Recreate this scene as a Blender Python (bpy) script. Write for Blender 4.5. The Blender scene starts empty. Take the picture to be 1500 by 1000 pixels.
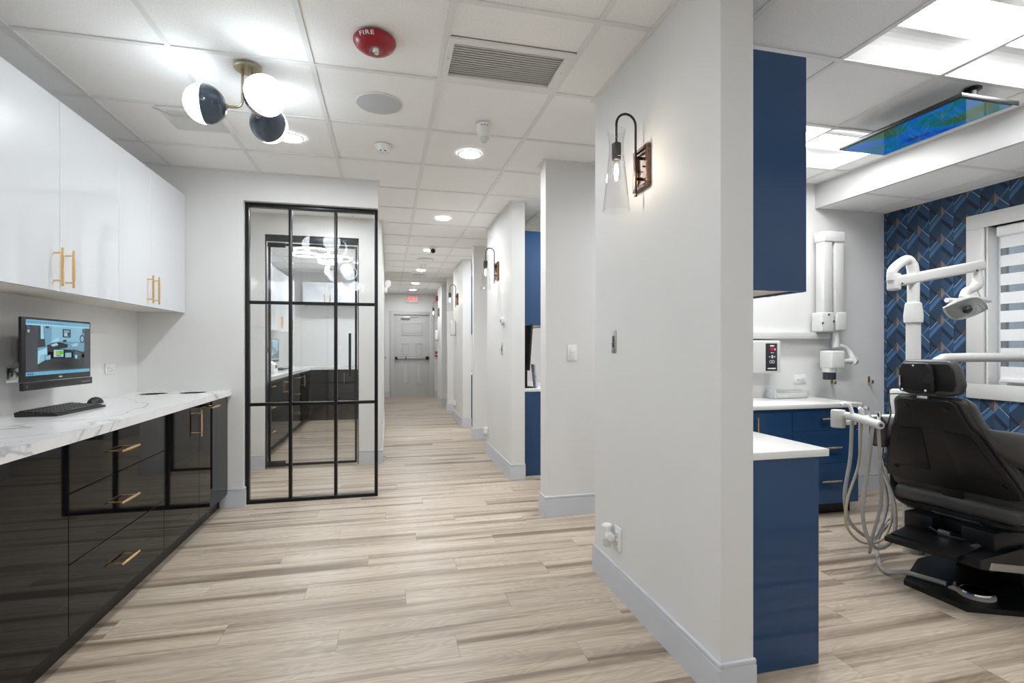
import bpy, bmesh, math, random
from mathutils import Vector, Matrix, Euler
random.seed(7)
S = bpy.context.scene
C = S.collection
PI = math.pi

# ------------------------------------------------------------------ camera, world, exposure
cam_d = bpy.data.cameras.new('camera'); cam = bpy.data.objects.new('camera', cam_d); C.objects.link(cam)
cam.location = (0, 0, 1.19); cam.rotation_euler = (PI / 2, 0, -math.atan(181 / 752))
cam_d.sensor_width = 36; cam_d.lens = 36 * 752 / 1500; cam_d.shift_y = 9.6 / 1500
cam_d.clip_start = 0.02; S.camera = cam
W = bpy.data.worlds.new('world'); S.world = W; W.use_nodes = True
W.node_tree.nodes['Background'].inputs[0].default_value = (0.80, 0.87, 0.95, 1)
W.node_tree.nodes['Background'].inputs[1].default_value = .36
S.view_settings.view_transform = 'Standard'; S.view_settings.look = 'None'
S.view_settings.gamma = 1; S.view_settings.use_curve_mapping = False
S.view_settings.exposure = 1.74
S.cycles.diffuse_bounces = 8; S.cycles.max_bounces = 14; S.cycles.transparent_max_bounces = 24
H = 2.512          # ceiling height
P_DOWN, P_GLOBE, P_TROFF, P_SCONCE, P_RING = 78.0, 3.7, 13.5, 60.0, 4.0

# ------------------------------------------------------------------ materials
def _new(name):
    m = bpy.data.materials.new(name); m.use_nodes = True
    return m, m.node_tree, m.node_tree.nodes, m.node_tree.links, m.node_tree.nodes['Principled BSDF']
def srgb(r, g, b):
    f = lambda c: (c / 255 / 12.92) if c <= 10 else ((c / 255 + .055) / 1.055) ** 2.4
    return (f(r), f(g), f(b))
def M(name, col, rough=.5, metal=0, noise=None, bump=None, coat=0, spec=.5, emit=0, trans=0, ior=1.45, aniso=None):
    m, t, N, L, b = _new(name)
    b.inputs['Base Color'].default_value = (*col, 1); b.inputs['Roughness'].default_value = rough
    b.inputs['Metallic'].default_value = metal; b.inputs['Coat Weight'].default_value = coat
    b.inputs['Coat Roughness'].default_value = .03; b.inputs['Specular IOR Level'].default_value = spec
    b.inputs['IOR'].default_value = ior
    if emit: b.inputs['Emission Color'].default_value = (*col, 1); b.inputs['Emission Strength'].default_value = emit
    if trans: b.inputs['Transmission Weight'].default_value = trans
    if noise or bump:
        tc = N.new('ShaderNodeTexCoord')
    if noise:
        n = N.new('ShaderNodeTexNoise'); n.inputs['Scale'].default_value = noise[0]; n.inputs['Detail'].default_value = 4
        L.new(tc.outputs['Object'], n.inputs['Vector'])
        r = N.new('ShaderNodeMapRange'); r.inputs[1].default_value = .25; r.inputs[2].default_value = .75
        r.inputs[3].default_value = 1 - noise[1]; r.inputs[4].default_value = 1 + noise[1]
        L.new(n.outputs[0], r.inputs[0])
        x = N.new('ShaderNodeMix'); x.data_type = 'RGBA'; x.blend_type = 'MULTIPLY'; x.inputs[0].default_value = 1
        x.inputs[6].default_value = (*col, 1); L.new(r.outputs[0], x.inputs[7]); L.new(x.outputs[2], b.inputs['Base Color'])
    if bump:
        n2 = N.new('ShaderNodeTexNoise'); n2.inputs['Scale'].default_value = bump[0]; n2.inputs['Detail'].default_value = 3
        L.new(tc.outputs['Object'], n2.inputs['Vector'])
        bp = N.new('ShaderNodeBump'); bp.inputs['Strength'].default_value = bump[1]; bp.inputs['Distance'].default_value = .002
        L.new(n2.outputs[0], bp.inputs['Height']); L.new(bp.outputs[0], b.inputs['Normal'])
    return m
def m_thin_glass(name, tint=(1, 1, 1), ior=1.5, base=0.0, rough=0.0):
    m, t, N, L, b = _new(name); N.remove(b)
    out = [n for n in N if n.type == 'OUTPUT_MATERIAL'][0]
    tr = N.new('ShaderNodeBsdfTransparent'); tr.inputs[0].default_value = (*tint, 1)
    gl = N.new('ShaderNodeBsdfGlossy'); gl.inputs['Roughness'].default_value = rough
    ge = N.new('ShaderNodeNewGeometry'); dp = N.new('ShaderNodeVectorMath'); dp.operation = 'DOT_PRODUCT'
    L.new(ge.outputs['Normal'], dp.inputs[0]); L.new(ge.outputs['Incoming'], dp.inputs[1])
    def mth(op, a, b=None, clamp=False):
        n = N.new('ShaderNodeMath'); n.operation = op; n.use_clamp = clamp
        for i, v in enumerate((a, b)):
            if v is None: continue
            if isinstance(v, (int, float)): n.inputs[i].default_value = v
            else: L.new(v, n.inputs[i])
        return n.outputs[0]
    f0 = ((ior - 1) / (ior + 1)) ** 2      # Schlick reflectance, alike on both faces of the sheet
    pw = mth('POWER', mth('SUBTRACT', 1.0, mth('ABSOLUTE', dp.outputs['Value'])), 5.0)
    ad = N.new('ShaderNodeMath'); ad.operation = 'ADD'; ad.inputs[1].default_value = base + f0; ad.use_clamp = True
    L.new(mth('MULTIPLY', pw, 1 - f0), ad.inputs[0])
    mx = N.new('ShaderNodeMixShader'); L.new(ad.outputs[0], mx.inputs[0]); L.new(tr.outputs[0], mx.inputs[1]); L.new(gl.outputs[0], mx.inputs[2])
    L.new(mx.outputs[0], out.inputs[0])
    return m
def m_emit(name, col, s):
    m, t, N, L, b = _new(name); N.remove(b)
    out = [n for n in N if n.type == 'OUTPUT_MATERIAL'][0]
    e = N.new('ShaderNodeEmission'); e.inputs[0].default_value = (*col, 1); e.inputs[1].default_value = s
    L.new(e.outputs[0], out.inputs[0]); return m
def m_attr(name, emit=0, rough=.6, spec=.3):
    m, t, N, L, b = _new(name)
    a = N.new('ShaderNodeVertexColor'); a.layer_name = 'Col'
    L.new(a.outputs[0], b.inputs['Base Color']); b.inputs['Roughness'].default_value = rough
    b.inputs['Specular IOR Level'].default_value = spec
    if emit:
        L.new(a.outputs[0], b.inputs['Emission Color']); b.inputs['Emission Strength'].default_value = emit
        b.inputs['Base Color'].default_value = (.01, .01, .01, 1)
        for l in list(b.inputs['Base Color'].links): L.remove(l)
    return m
def m_wood(name):
    m, t, N, L, b = _new(name)
    tc = N.new('ShaderNodeTexCoord'); oi = N.new('ShaderNodeObjectInfo'); ge = N.new('ShaderNodeNewGeometry')
    ad = N.new('ShaderNodeMath'); ad.operation = 'ADD'; L.new(oi.outputs['Random'], ad.inputs[0]); L.new(ge.outputs['Random Per Island'], ad.inputs[1])
    frc = N.new('ShaderNodeMath'); frc.operation = 'FRACT'; L.new(ad.outputs[0], frc.inputs[0])
    mu = N.new('ShaderNodeMath'); mu.operation = 'MULTIPLY'; mu.inputs[1].default_value = 57.0; L.new(frc.outputs[0], mu.inputs[0])
    cb = N.new('ShaderNodeCombineXYZ'); L.new(mu.outputs[0], cb.inputs[0]); L.new(mu.outputs[0], cb.inputs[1]); L.new(mu.outputs[0], cb.inputs[2])
    va = N.new('ShaderNodeVectorMath'); va.operation = 'ADD'; L.new(tc.outputs['Object'], va.inputs[0]); L.new(cb.outputs[0], va.inputs[1])
    def tex(scale, sc, det=3, dist=0):
        mp = N.new('ShaderNodeMapping'); mp.inputs['Scale'].default_value = sc; L.new(va.outputs[0], mp.inputs[0])
        n = N.new('ShaderNodeTexNoise'); n.inputs['Scale'].default_value = scale; n.inputs['Detail'].default_value = det
        n.inputs['Distortion'].default_value = dist; L.new(mp.outputs[0], n.inputs['Vector']); return n
    broad = tex(1.0, (.42, 12, 1), 3, .35); fine = tex(1.0, (3.0, 95, 1), 3); cath = tex(1.0, (1.3, 7, 1), 2, 1.2)
    r1 = N.new('ShaderNodeValToRGB'); cr = r1.color_ramp
    cr.elements[0].position = .33; cr.elements[0].color = (*srgb(124, 108, 93), 1)
    cr.elements[1].position = .50; cr.elements[1].color = (*srgb(183, 168, 150), 1)
    e = cr.elements.new(.42); e.color = (*srgb(160, 144, 127), 1); e = cr.elements.new(.75); e.color = (*srgb(196, 183, 166), 1)
    L.new(broad.outputs[0], r1.inputs[0])
    # cathedral growth rings: sine of a distorted field
    mm = N.new('ShaderNodeMath'); mm.operation = 'MULTIPLY'; mm.inputs[1].default_value = 95; L.new(cath.outputs[0], mm.inputs[0])
    sn = N.new('ShaderNodeMath'); sn.operation = 'SINE'; L.new(mm.outputs[0], sn.inputs[0])
    rr = N.new('ShaderNodeMapRange'); rr.inputs[1].default_value = -1; rr.inputs[2].default_value = 1; rr.inputs[3].default_value = .89; rr.inputs[4].default_value = 1.05
    L.new(sn.outputs[0], rr.inputs[0])
    rf = N.new('ShaderNodeMapRange'); rf.inputs[1].default_value = .3; rf.inputs[2].default_value = .7; rf.inputs[3].default_value = .83; rf.inputs[4].default_value = 1.09
    L.new(fine.outputs[0], rf.inputs[0])
    pl = N.new('ShaderNodeMapRange'); pl.inputs[3].default_value = .96; pl.inputs[4].default_value = 1.04; L.new(frc.outputs[0], pl.inputs[0])
    k1 = N.new('ShaderNodeMath'); k1.operation = 'MULTIPLY'; L.new(rr.outputs[0], k1.inputs[0]); L.new(rf.outputs[0], k1.inputs[1])
    k2 = N.new('ShaderNodeMath'); k2.operation = 'MULTIPLY'; L.new(k1.outputs[0], k2.inputs[0]); L.new(pl.outputs[0], k2.inputs[1])
    x = N.new('ShaderNodeMix'); x.data_type = 'RGBA'; x.blend_type = 'MULTIPLY'; x.inputs[0].default_value = 1
    L.new(r1.outputs[0], x.inputs[6]); L.new(k2.outputs[0], x.inputs[7]); L.new(x.outputs[2], b.inputs['Base Color'])
    b.inputs['Roughness'].default_value = .38; b.inputs['Specular IOR Level'].default_value = .4
    bp = N.new('ShaderNodeBump'); bp.inputs['Strength'].default_value = .12; bp.inputs['Distance'].default_value = .001
    L.new(fine.outputs[0], bp.inputs['Height']); L.new(bp.outputs[0], b.inputs['Normal'])
    return m
def m_marble(name):
    m, t, N, L, b = _new(name)
    tc = N.new('ShaderNodeTexCoord')
    def vein(scale, width, dist, seedv):
        mp = N.new('ShaderNodeMapping'); mp.inputs['Location'].default_value = seedv; mp.inputs['Rotation'].default_value = (0, 0, .6); mp.inputs['Scale'].default_value = (1.6, .8, 1.2)
        L.new(tc.outputs['Object'], mp.inputs[0])
        n = N.new('ShaderNodeTexNoise'); n.inputs['Scale'].default_value = scale; n.inputs['Detail'].default_value = 5; n.inputs['Distortion'].default_value = dist
        L.new(mp.outputs[0], n.inputs['Vector'])
        s = N.new('ShaderNodeMath'); s.operation = 'SUBTRACT'; s.inputs[1].default_value = .5; L.new(n.outputs[0], s.inputs[0])
        a = N.new('ShaderNodeMath'); a.operation = 'ABSOLUTE'; L.new(s.outputs[0], a.inputs[0])
        r = N.new('ShaderNodeMapRange'); r.inputs[1].default_value = 0; r.inputs[2].default_value = width; r.inputs[3].default_value = 1; r.inputs[4].default_value = 0
        L.new(a.outputs[0], r.inputs[0]); return r
    v1 = vein(1.15, .013, .7, (3, 1, 0)); v2 = vein(4, .010, .5, (7, 2, 1))
    v2m = N.new('ShaderNodeMath'); v2m.operation = 'MULTIPLY'; v2m.inputs[1].default_value = .22; L.new(v2.outputs[0], v2m.inputs[0])
    mx = N.new('ShaderNodeMath'); mx.operation = 'MAXIMUM'; L.new(v1.outputs[0], mx.inputs[0]); L.new(v2m.outputs[0], mx.inputs[1])
    x = N.new('ShaderNodeMix'); x.data_type = 'RGBA'; L.new(mx.outputs[0], x.inputs[0])
    x.inputs[6].default_value = (.80, .80, .80, 1); x.inputs[7].default_value = (.46, .47, .49, 1)
    L.new(x.outputs[2], b.inputs['Base Color']); b.inputs['Roughness'].default_value = .12
    return m
def m_art(name):
    m, t, N, L, b = _new(name)
    tc = N.new('ShaderNodeTexCoord'); mp = N.new('ShaderNodeMapping'); mp.inputs['Scale'].default_value = (4.2, 2.4, 1); L.new(tc.outputs['Object'], mp.inputs[0])
    n = N.new('ShaderNodeTexNoise'); n.inputs['Scale'].default_value = 1.1; n.inputs['Detail'].default_value = 10; n.inputs['Roughness'].default_value = .62; n.inputs['Distortion'].default_value = .5; L.new(mp.outputs[0], n.inputs['Vector'])
    r = N.new('ShaderNodeValToRGB'); c = r.color_ramp
    c.elements[0].position = .34; c.elements[0].color = (.003, .025, .09, 1); c.elements[1].position = .62; c.elements[1].color = (.05, .10, .015, 1)
    e = c.elements.new(.43); e.color = (.0, .11, .62, 1); e = c.elements.new(.48); e.color = (.0, .16, .42, 1); e = c.elements.new(.54); e.color = (.0, .14, .16, 1)
    L.new(n.outputs[0], r.inputs[0]); L.new(r.outputs[0], b.inputs['Emission Color']); b.inputs['Emission Strength'].default_value = .21
    b.inputs['Base Color'].default_value = (.01, .01, .01, 1); b.inputs['Roughness'].default_value = .04
    return m
mt = {}
mt['wall'] = M('wall_paint', (.715, .71, .698), .55, bump=(350, .05), noise=(2, .015), spec=.3)
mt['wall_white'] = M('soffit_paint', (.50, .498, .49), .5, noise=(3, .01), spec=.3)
mt['base'] = M('baseboard_paint', (.58, .60, .645), .35, noise=(4, .02))
mt['tile'] = M('ceiling_tile', (.88, .875, .865), .9, bump=(420, .3), noise=(150, .075), spec=.1)
mt['tbar'] = M('grid_paint', (.76, .755, .745), .45, noise=(6, .02))
mt['plenum'] = M('plenum_dark', (.05, .05, .05), .9, noise=(4, .1))
mt['wood'] = m_wood('oak_plank'); mt['subfloor'] = M('subfloor', (.08, .06, .05), .9, noise=(5, .1))
mt['white_gloss'] = M('white_lacquer', (.70, .72, .75), .28, coat=1.0, noise=(1.5, .008))
mt['black_gloss'] = M('black_lacquer', (.0035, .0035, .0038), .03, noise=(3, .1), spec=.30)
mt['black_carc'] = M('black_carcass', (.006, .006, .006), .4, noise=(5, .1))
mt['blue_gloss'] = M('blue_lacquer', (.018, .062, .155), .05, noise=(3, .03), spec=.55)
mt['blue_dark'] = M('blue_carcass', (.012, .03, .06), .4, noise=(5, .05))
mt['beige'] = M('cabinet_underside', (.62, .57, .51), .5, noise=(5, .03))
mt['marble'] = m_marble('veined_quartz')
mt['quartz'] = M('white_quartz', (.80, .79, .77), .18, noise=(60, .02))
mt['brass'] = M('brushed_brass', (.80, .55, .27), .26, 1, noise=(80, .06))
mt['brass_dull'] = M('antique_brass', (.46, .40, .29), .32, 1, noise=(60, .08))
mt['bronze'] = M('oiled_bronze', (.16, .10, .075), .33, 1, noise=(50, .2))
mt['bronze_dark'] = M('dark_bronze', (.05, .045, .043), .35, .8, noise=(50, .15))
mt['frame'] = M('black_steel', (.008, .008, .009), .35, .2, noise=(40, .1))
mt['frame_grey'] = M('dark_grey_metal', (.045, .048, .055), .38, .5, noise=(40, .06))
mt['glass'] = m_thin_glass('partition_glass', (.99, .993, .992), 1.5, .0)
mt['glass_shade'] = m_thin_glass('clear_shade_glass', (.97, .97, .97), 1.42, .012)
mt['glass_clear'] = m_thin_glass('clear_plastic', (.93, .94, .93), 1.45, .06, .08)
mt['plastic'] = M('white_plastic', (.78, .78, .77), .32, noise=(20, .01))
mt['plastic_ivory'] = M('ivory_plastic', (.62, .617, .60), .35, noise=(20, .01))
mt['plastic_grey'] = M('grey_plastic', (.52, .54, .56), .6, noise=(300, .04))
mt['black_plastic'] = M('black_plastic', (.006, .006, .0066), .36, noise=(80, .1))
mt['black_shell'] = M('black_moulded_shell', (.0055, .0055, .0062), .40, bump=(300, .06), noise=(60, .1))
mt['leather'] = M('charcoal_leather', (.06, .058, .057), .42, bump=(160, .14), noise=(20, .06))
mt['steel'] = M('brushed_steel', (.62, .62, .61), .3, 1, noise=(90, .05))
mt['chrome'] = M('chrome', (.8, .8, .8), .08, 1, noise=(40, .02))
mt['silver'] = M('silver_paint', (.50, .50, .50), .4, .6, noise=(30, .03))
mt['red'] = M('fire_red', (.30, .012, .022), .28, noise=(20, .04))
mt['navy_globe'] = M('smoked_navy_glass', (.06, .085, .125), .15, noise=(5, .1), coat=.6)
mt['hose'] = M('grey_hose', (.36, .35, .33), .45, noise=(30, .04))
mt['hose_tan'] = M('tan_hose', (.42, .37, .27), .45, noise=(30, .04))
mt['door'] = M('door_paint', (.56, .555, .545), .42, noise=(4, .02))
mt['stripe'] = M('beige_panel', (.42, .40, .37), .5, noise=(20, .02))
mt['wallpaper'] = m_attr('wallpaper_print', 0, .62, .25)
mt['screen'] = m_attr('screen_print', .34, .12, .5)
mt['art'] = m_art('television_picture')
mt['text_white'] = M('white_print', (.82, .82, .82), .5, noise=(30, .01))
mt['text_dark'] = M('dark_print', (.06, .06, .06), .5, noise=(30, .01))
mt['sheer'] = m_thin_glass('sheer_fabric', (.55, .58, .60), 1.0, .0)
mt['blind'] = M('blind_fabric', (.74, .75, .76), .8, noise=(200, .02), emit=0)
mt['paper'] = M('printed_paper', (.45, .47, .55), .6, noise=(25, .5))
mt['globe'] = m_emit('lit_globe', (.84, .94, 1.0), P_GLOBE)
mt['down'] = m_emit('lit_downlight', (.915, .965, 1.0), P_DOWN)
mt['troff'] = m_emit('lit_troffer', (.97, .99, 1.0), P_TROFF)
mt['troff_side'] = M('troffer_reflector', (.86, .86, .85), .5, noise=(10, .005))
mt['filament'] = m_emit('lit_filament', (1.0, .84, .66), P_SCONCE)
mt['ring'] = m_emit('lit_ring', (1.0, .985, .96), P_RING)
mt['exit_red'] = m_emit('lit_exit_red', (1.0, .06, .05), .55)
mt['exit_white'] = M('exit_face', (.75, .72, .70), .4, noise=(20, .01))
mt['led_red'] = m_emit('red_display', (.9, .02, .06), .25)

# ------------------------------------------------------------------ mesh helpers
LOC = {}
class MB:
    def __init__(s): s.bm = bmesh.new()
    def box(s, x0, x1, y0, y1, z0, z1, b=0, seg=2):
        c = Vector(((x0 + x1) / 2, (y0 + y1) / 2, (z0 + z1) / 2)); d = Vector((abs(x1 - x0), abs(y1 - y0), abs(z1 - z0)))
        return s.obox(c, d, None, b, seg)
    def obox(s, c, d, R=None, b=0, seg=2):
        mm = Matrix.Translation(Vector(c)) @ (R.to_4x4() if R else Matrix.Identity(4)) @ Matrix.Diagonal((*d, 1))
        r = bmesh.ops.create_cube(s.bm, size=1, matrix=mm)
        if b:
            es = list({e for v in r['verts'] for e in v.link_edges})
            bmesh.ops.bevel(s.bm, geom=es, offset=min(b, min(d) * .49), segments=seg, affect='EDGES', profile=.5)
        return s
    def poly(s, pts): s.bm.faces.new([s.bm.verts.new(p) for p in pts]); return s
    def ringmesh(s, rings, cap0=True, cap1=True, closed=False):
        vs = [[s.bm.verts.new(p) for p in r] for r in rings]; n = len(vs[0])
        for i in range(len(vs) - (0 if closed else 1)):
            a, b = vs[i], vs[(i + 1) % len(vs)]
            for j in range(n):
                s.bm.faces.new((a[j], a[(j + 1) % n], b[(j + 1) % n], b[j]))
        if cap0 and not closed: s.bm.faces.new(vs[0][::-1])
        if cap1 and not closed: s.bm.faces.new(vs[-1])
        return s
    def cyl(s, p0, p1, r, r1=None, n=16, caps=True): return s.tube([p0, p1], [r, r if r1 is None else r1], n, caps)
    def tube(s, pts, r, n=8, caps=True, closed=False):
        pts = [Vector(p) for p in pts]; k = len(pts); rs = r if isinstance(r, (list, tuple)) else [r] * k
        T = []
        for i in range(k):
            a = pts[(i - 1) % k] if (closed or i > 0) else pts[i]; b = pts[(i + 1) % k] if (closed or i < k - 1) else pts[i]
            t = (b - a); T.append(t.normalized() if t.length > 1e-9 else Vector((0, 0, 1)))
        u = T[0].orthogonal().normalized(); rings = []
        for i in range(k):
            u = (u - T[i] * u.dot(T[i])); u = u.normalized() if u.length > 1e-6 else T[i].orthogonal().normalized()
            w = T[i].cross(u)
            rings.append([pts[i] + (u * math.cos(2 * PI * j / n) + w * math.sin(2 * PI * j / n)) * rs[i] for j in range(n)])
        return s.ringmesh(rings, caps, caps, closed)
    def lathe(s, prof, c=(0, 0, 0), R=None, n=28, caps=True, closed=False):
        c = Vector(c); rings = []
        for (r, z) in prof:
            ring = []
            for j in range(n):
                p = Vector((r * math.cos(2 * PI * j / n), r * math.sin(2 * PI * j / n), z))
                ring.append(c + (R @ p if R else p))
            rings.append(ring)
        return s.ringmesh(rings, caps, caps, closed)
    def prism(s, pts, ax, d0, d1):
        f = {'z': lambda p, d: (p[0], p[1], d), 'y': lambda p, d: (p[0], d, p[1]), 'x': lambda p, d: (d, p[0], p[1])}[ax]
        return s.ringmesh([[f(p, d0) for p in pts], [f(p, d1) for p in pts]])
    def build(s, name, m, parent=None, ang=32, bevel=0, sub=0):
        bm = s.bm
        if bevel:
            es = [e for e in bm.edges if len(e.link_faces) == 2 and e.calc_face_angle(0) > math.radians(40)]
            bmesh.ops.bevel(bm, geom=es, offset=bevel, segments=2, affect='EDGES', profile=.5)
        bmesh.ops.recalc_face_normals(bm, faces=bm.faces)
        me = bpy.data.meshes.new(name); bm.to_mesh(me); bm.free()
        return link(name, me, m, parent, ang, sub)
def link(name, me, m, parent=None, ang=32, sub=0):
    if parent is not None: off = Vector(LOC[parent.name])
    else:
        xs = [v.co for v in me.vertices]
        off = Vector(((min(v.x for v in xs) + max(v.x for v in xs)) / 2, (min(v.y for v in xs) + max(v.y for v in xs)) / 2, min(v.z for v in xs)))
    me.transform(Matrix.Translation(-off))
    if ang:
        for p in me.polygons: p.use_smooth = True
        me.set_sharp_from_angle(angle=math.radians(ang))
    me.materials.append(mt[m] if isinstance(m, str) else m)
    o = bpy.data.objects.new(name, me); C.objects.link(o)
    if parent is not None: o.parent = parent
    else: o.location = off
    LOC[o.name] = tuple(off)
    if sub:
        md = o.modifiers.new('sub', 'SUBSURF'); md.levels = sub; md.render_levels = sub
    return o
def thing(name, label, cat, loc=(0, 0, 0), group=None):
    o = bpy.data.objects.new(name, None); C.objects.link(o); o.empty_display_size = .05
    o.location = loc; LOC[o.name] = tuple(loc); o['label'] = label; o['category'] = cat
    if group: o['group'] = group
    return o
def tag(o, label, cat, group=None, kind=None):
    o['label'] = label; o['category'] = cat
    if group: o['group'] = group
    if kind: o['kind'] = kind
    return o
def st(o, label, cat): return tag(o, label, cat, kind='structure')
def copy_tree(o, parent=None):
    c = o.copy(); C.objects.link(c)
    if parent is not None: c.parent = parent
    LOC[c.name] = LOC[o.name]
    for ch in list(o.children): copy_tree(ch, c)
    return c
def dup(root, loc, rz=0, label=None):
    r = copy_tree(root); r.location = loc; r.rotation_euler = (0, 0, rz)
    if label: r['label'] = label
    return r
def smooth_path(pts, k=6):
    P = [Vector(p) for p in pts]; out = []
    for i in range(len(P) - 1):
        p0 = P[max(i - 1, 0)]; p1 = P[i]; p2 = P[i + 1]; p3 = P[min(i + 2, len(P) - 1)]
        for j in range(k):
            t = j / k; t2 = t * t; t3 = t2 * t
            out.append(.5 * ((2 * p1) + (-p0 + p2) * t + (2 * p0 - 5 * p1 + 4 * p2 - p3) * t2 + (-p0 + 3 * p1 - 3 * p2 + p3) * t3))
    out.append(P[-1]); return out
def text_mesh(s, size, align='CENTER', depth=.0008):
    cu = bpy.data.curves.new('t', 'FONT'); cu.body = s; cu.size = size; cu.align_x = align; cu.align_y = 'CENTER'; cu.extrude = depth; cu.offset = size * .006; cu.space_character = 1.12
    o = bpy.data.objects.new('t', cu); C.objects.link(o)
    dg = bpy.context.evaluated_depsgraph_get(); dg.update()
    me = bpy.data.meshes.new_from_object(o.evaluated_get(dg)); bpy.data.objects.remove(o); bpy.data.curves.remove(cu)
    return me
def text(name, s, size, m, parent, matrix, fn=None):
    me = text_mesh(s, size)
    if fn:
        for v in me.vertices: v.co = fn(v.co)
    else: me.transform(matrix)
    me.materials.clear()
    return link(name, me, m, parent, 0)
def flat_print(name, polys, fn, m, parent, step=.0003):
    """flat print: coloured polygons of one printed surface, fn maps (u, v, layer offset) to a point"""
    vs, fs, cols = [], [], []
    for (layer, pts, col) in polys:
        i = len(vs)
        for (u, v) in pts: vs.append(fn(u, v, layer * step))
        fs.append(list(range(i, i + len(pts)))); cols.append(col)
    me = bpy.data.meshes.new(name); me.from_pydata(vs, [], fs)
    a = me.color_attributes.new('Col', 'FLOAT_COLOR', 'CORNER')
    k = 0
    for p, c in zip(me.polygons, cols):
        for _ in p.loop_indices: a.data[k].color = (*c, 1); k += 1
    return link(name, me, m, parent, 0)
def R3(x, y, z): return Euler((x, y, z)).to_matrix()

# ------------------------------------------------------------------ the setting: floor
XR = 4.058; XW = 1.078; XW2 = 1.204; XL = -1.76
fl = st(MB().box(-2.1, 4.4, -3.4, 13.0, -.08, -.0065).build('floor', 'subfloor'), 'light oak plank floor running through corridor and treatment room', 'floor')
PWD, PLN = .155, 1.22
full = None; rest = MB(); n_pl = 0
y = -3.3; row = 0
while y < 12.9:
    x = -2.05 - (row * .47) % PLN
    while x < 4.2:
        x0, x1 = x + .0006, x + PLN - .0006; y0, y1 = y + .0006, y + PWD - .0006
        vis = (1.15 < y < 7.0) and (x1 > -1.35) and (x0 < (4.05 if y < 3.5 else 1.25)) and not (y > 3.5 and x1 < -1.1)
        if x > -2.05 - PLN and vis:
            if full is None:
                o = MB().box(x0, x1, y0, y1, -.006, 0).build('plank', 'wood', None, 0)
                full = o.data
            else:
                o = bpy.data.objects.new('plank', full); C.objects.link(o)
            o.parent = fl; o.location = Vector(((x0 + x1) / 2, (y0 + y1) / 2, -.006)) - Vector(LOC['floor']); n_pl += 1
        else:
            rest.box(x0, x1, y0, y1, -.006, 0)
        x += PLN
    y += PWD; row += 1
o = rest.build('planks', 'wood', fl, 0); o['kind'] = 'stuff'

# ------------------------------------------------------------------ ceiling: slab, tiles, grid bars
ce = st(MB().box(-2.1, 4.4, -3.4, 13.0, 2.60, 2.68).build('ceiling', 'plenum'), 'white suspended ceiling of square tiles in a metal grid', 'ceiling')
GX = [-1.94, -1.532, -.940, -.348, .243, .836, 1.428, 2.02, 2.612, 3.204, 3.50]
GY = [1.945 + .604 * k for k in range(-9, 19)]
SKIP = {(4, 9)}                       # exhaust grille: lower part of this cell
TROF = [(7, 8), (8, 8), (7, 10), (8, 10)]
TROF2 = [(7, 13), (8, 13), (7, 18), (8, 18)]
tile_mesh = {}
rest = MB()
for j in range(len(GY) - 1):
    for i in range(len(GX) - 1):
        if (i, j) in TROF: continue
        x0, x1, y0, y1 = GX[i] + .002, GX[i + 1] - .002, GY[j] + .002, GY[j + 1] - .002
        if y1 > 12.78: y1 = 12.78
        if y0 > 12.7: continue
        if (i, j) in SKIP: y1 = 2.1775
        mid = (y0 + y1) / 2
        if (i, j) in TROF2: continue
        vis = y1 > 1.3 and not (x1 < -.95 and y0 > 4.1) and not (x0 > 1.4 and y0 > 3.4 and (x0 > 2.0 or y0 > 7))
        if vis:
            key = (round(x1 - x0, 3), round(y1 - y0, 3))
            if key not in tile_mesh:
                o = MB().box(x0, x1, y0, y1, H + .006, H + .020).build('ceiling_tile', 'tile', None, 0); tile_mesh[key] = o.data
            else:
                o = bpy.data.objects.new('ceiling_tile', tile_mesh[key]); C.objects.link(o)
            o.parent = ce; o.location = Vector(((x0 + x1) / 2, mid, H + .006)) - Vector(LOC['ceiling'])
        else: rest.box(x0, x1, y0, y1, H + .006, H + .020)
o = rest.build('ceiling_tiles', 'tile', ce, 0); o['kind'] = 'stuff'
for i, x in enumerate(GX[1:-1]):
    y1 = 12.75 if x < 1.3 else (6.6 if x < 1.9 else 3.47)
    MB().box(x - .012, x + .012, -3.3, y1, H, H + .0055).box(x - .002, x + .002, -3.3, y1, H + .0055, H + .03).build('grid_bar', 'tbar', ce, 0)
for yv in GY:
    if yv > 12.7: continue
    x1 = 3.36 if yv < 3.4 else (1.9 if yv < 6.6 else 1.3)
    MB().box(-1.90, x1, yv - .012, yv + .012, H - .0004, H + .0052).box(-1.9, x1, yv - .002, yv + .002, H + .0055, H + .028).build('grid_bar', 'tbar', ce, 0)

# ------------------------------------------------------------------ walls
def wall(name, boxes, label, m='wall'):
    b = MB()
    for bx in boxes: b.box(*bx)
    return st(b.build(name, m, None, 0), label, 'wall')
ZT = 2.60
wall('wall_left', [(-1.92, XL, -3.3, 9.55, 0, ZT)], 'pale grey wall behind the monitor and white cabinets')
wall('wall_back', [(-1.92, 4.2, -3.4, -3.3, 0, ZT)], 'pale grey wall closing the hall behind the viewer')
wall('wall_partition', [(XL, -1.061, 4.222, 4.345, 0, ZT), (-1.061, -.083, 4.222, 4.345, 2.301, ZT)], 'pale grey partition wall framing the black glass panel')
wall('wall_lab', [(XL, -1.183, 5.475, 5.60, 0, ZT), (-.295, -.07, 5.475, 5.60, 0, ZT), (-1.183, -.295, 5.475, 5.60, 2.312, ZT)], 'pale grey wall with a black glass door behind the partition')
wall('wall_corridor', [(-.20, -.07, 5.60, 8.9, 0, ZT), (-.20, -.088, 8.9, 9.75, 0, ZT), (-.20, -.088, 10.68, 12.75, 0, ZT), (-.20, -.088, 9.75, 10.68, 2.03, ZT)], 'pale grey left wall of the corridor beyond the glass panel')
wall('wall_lab_back', [(XL, -.2, 9.55, 9.67, 0, ZT)], 'pale wall at the back of the far cabinet room')
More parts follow.
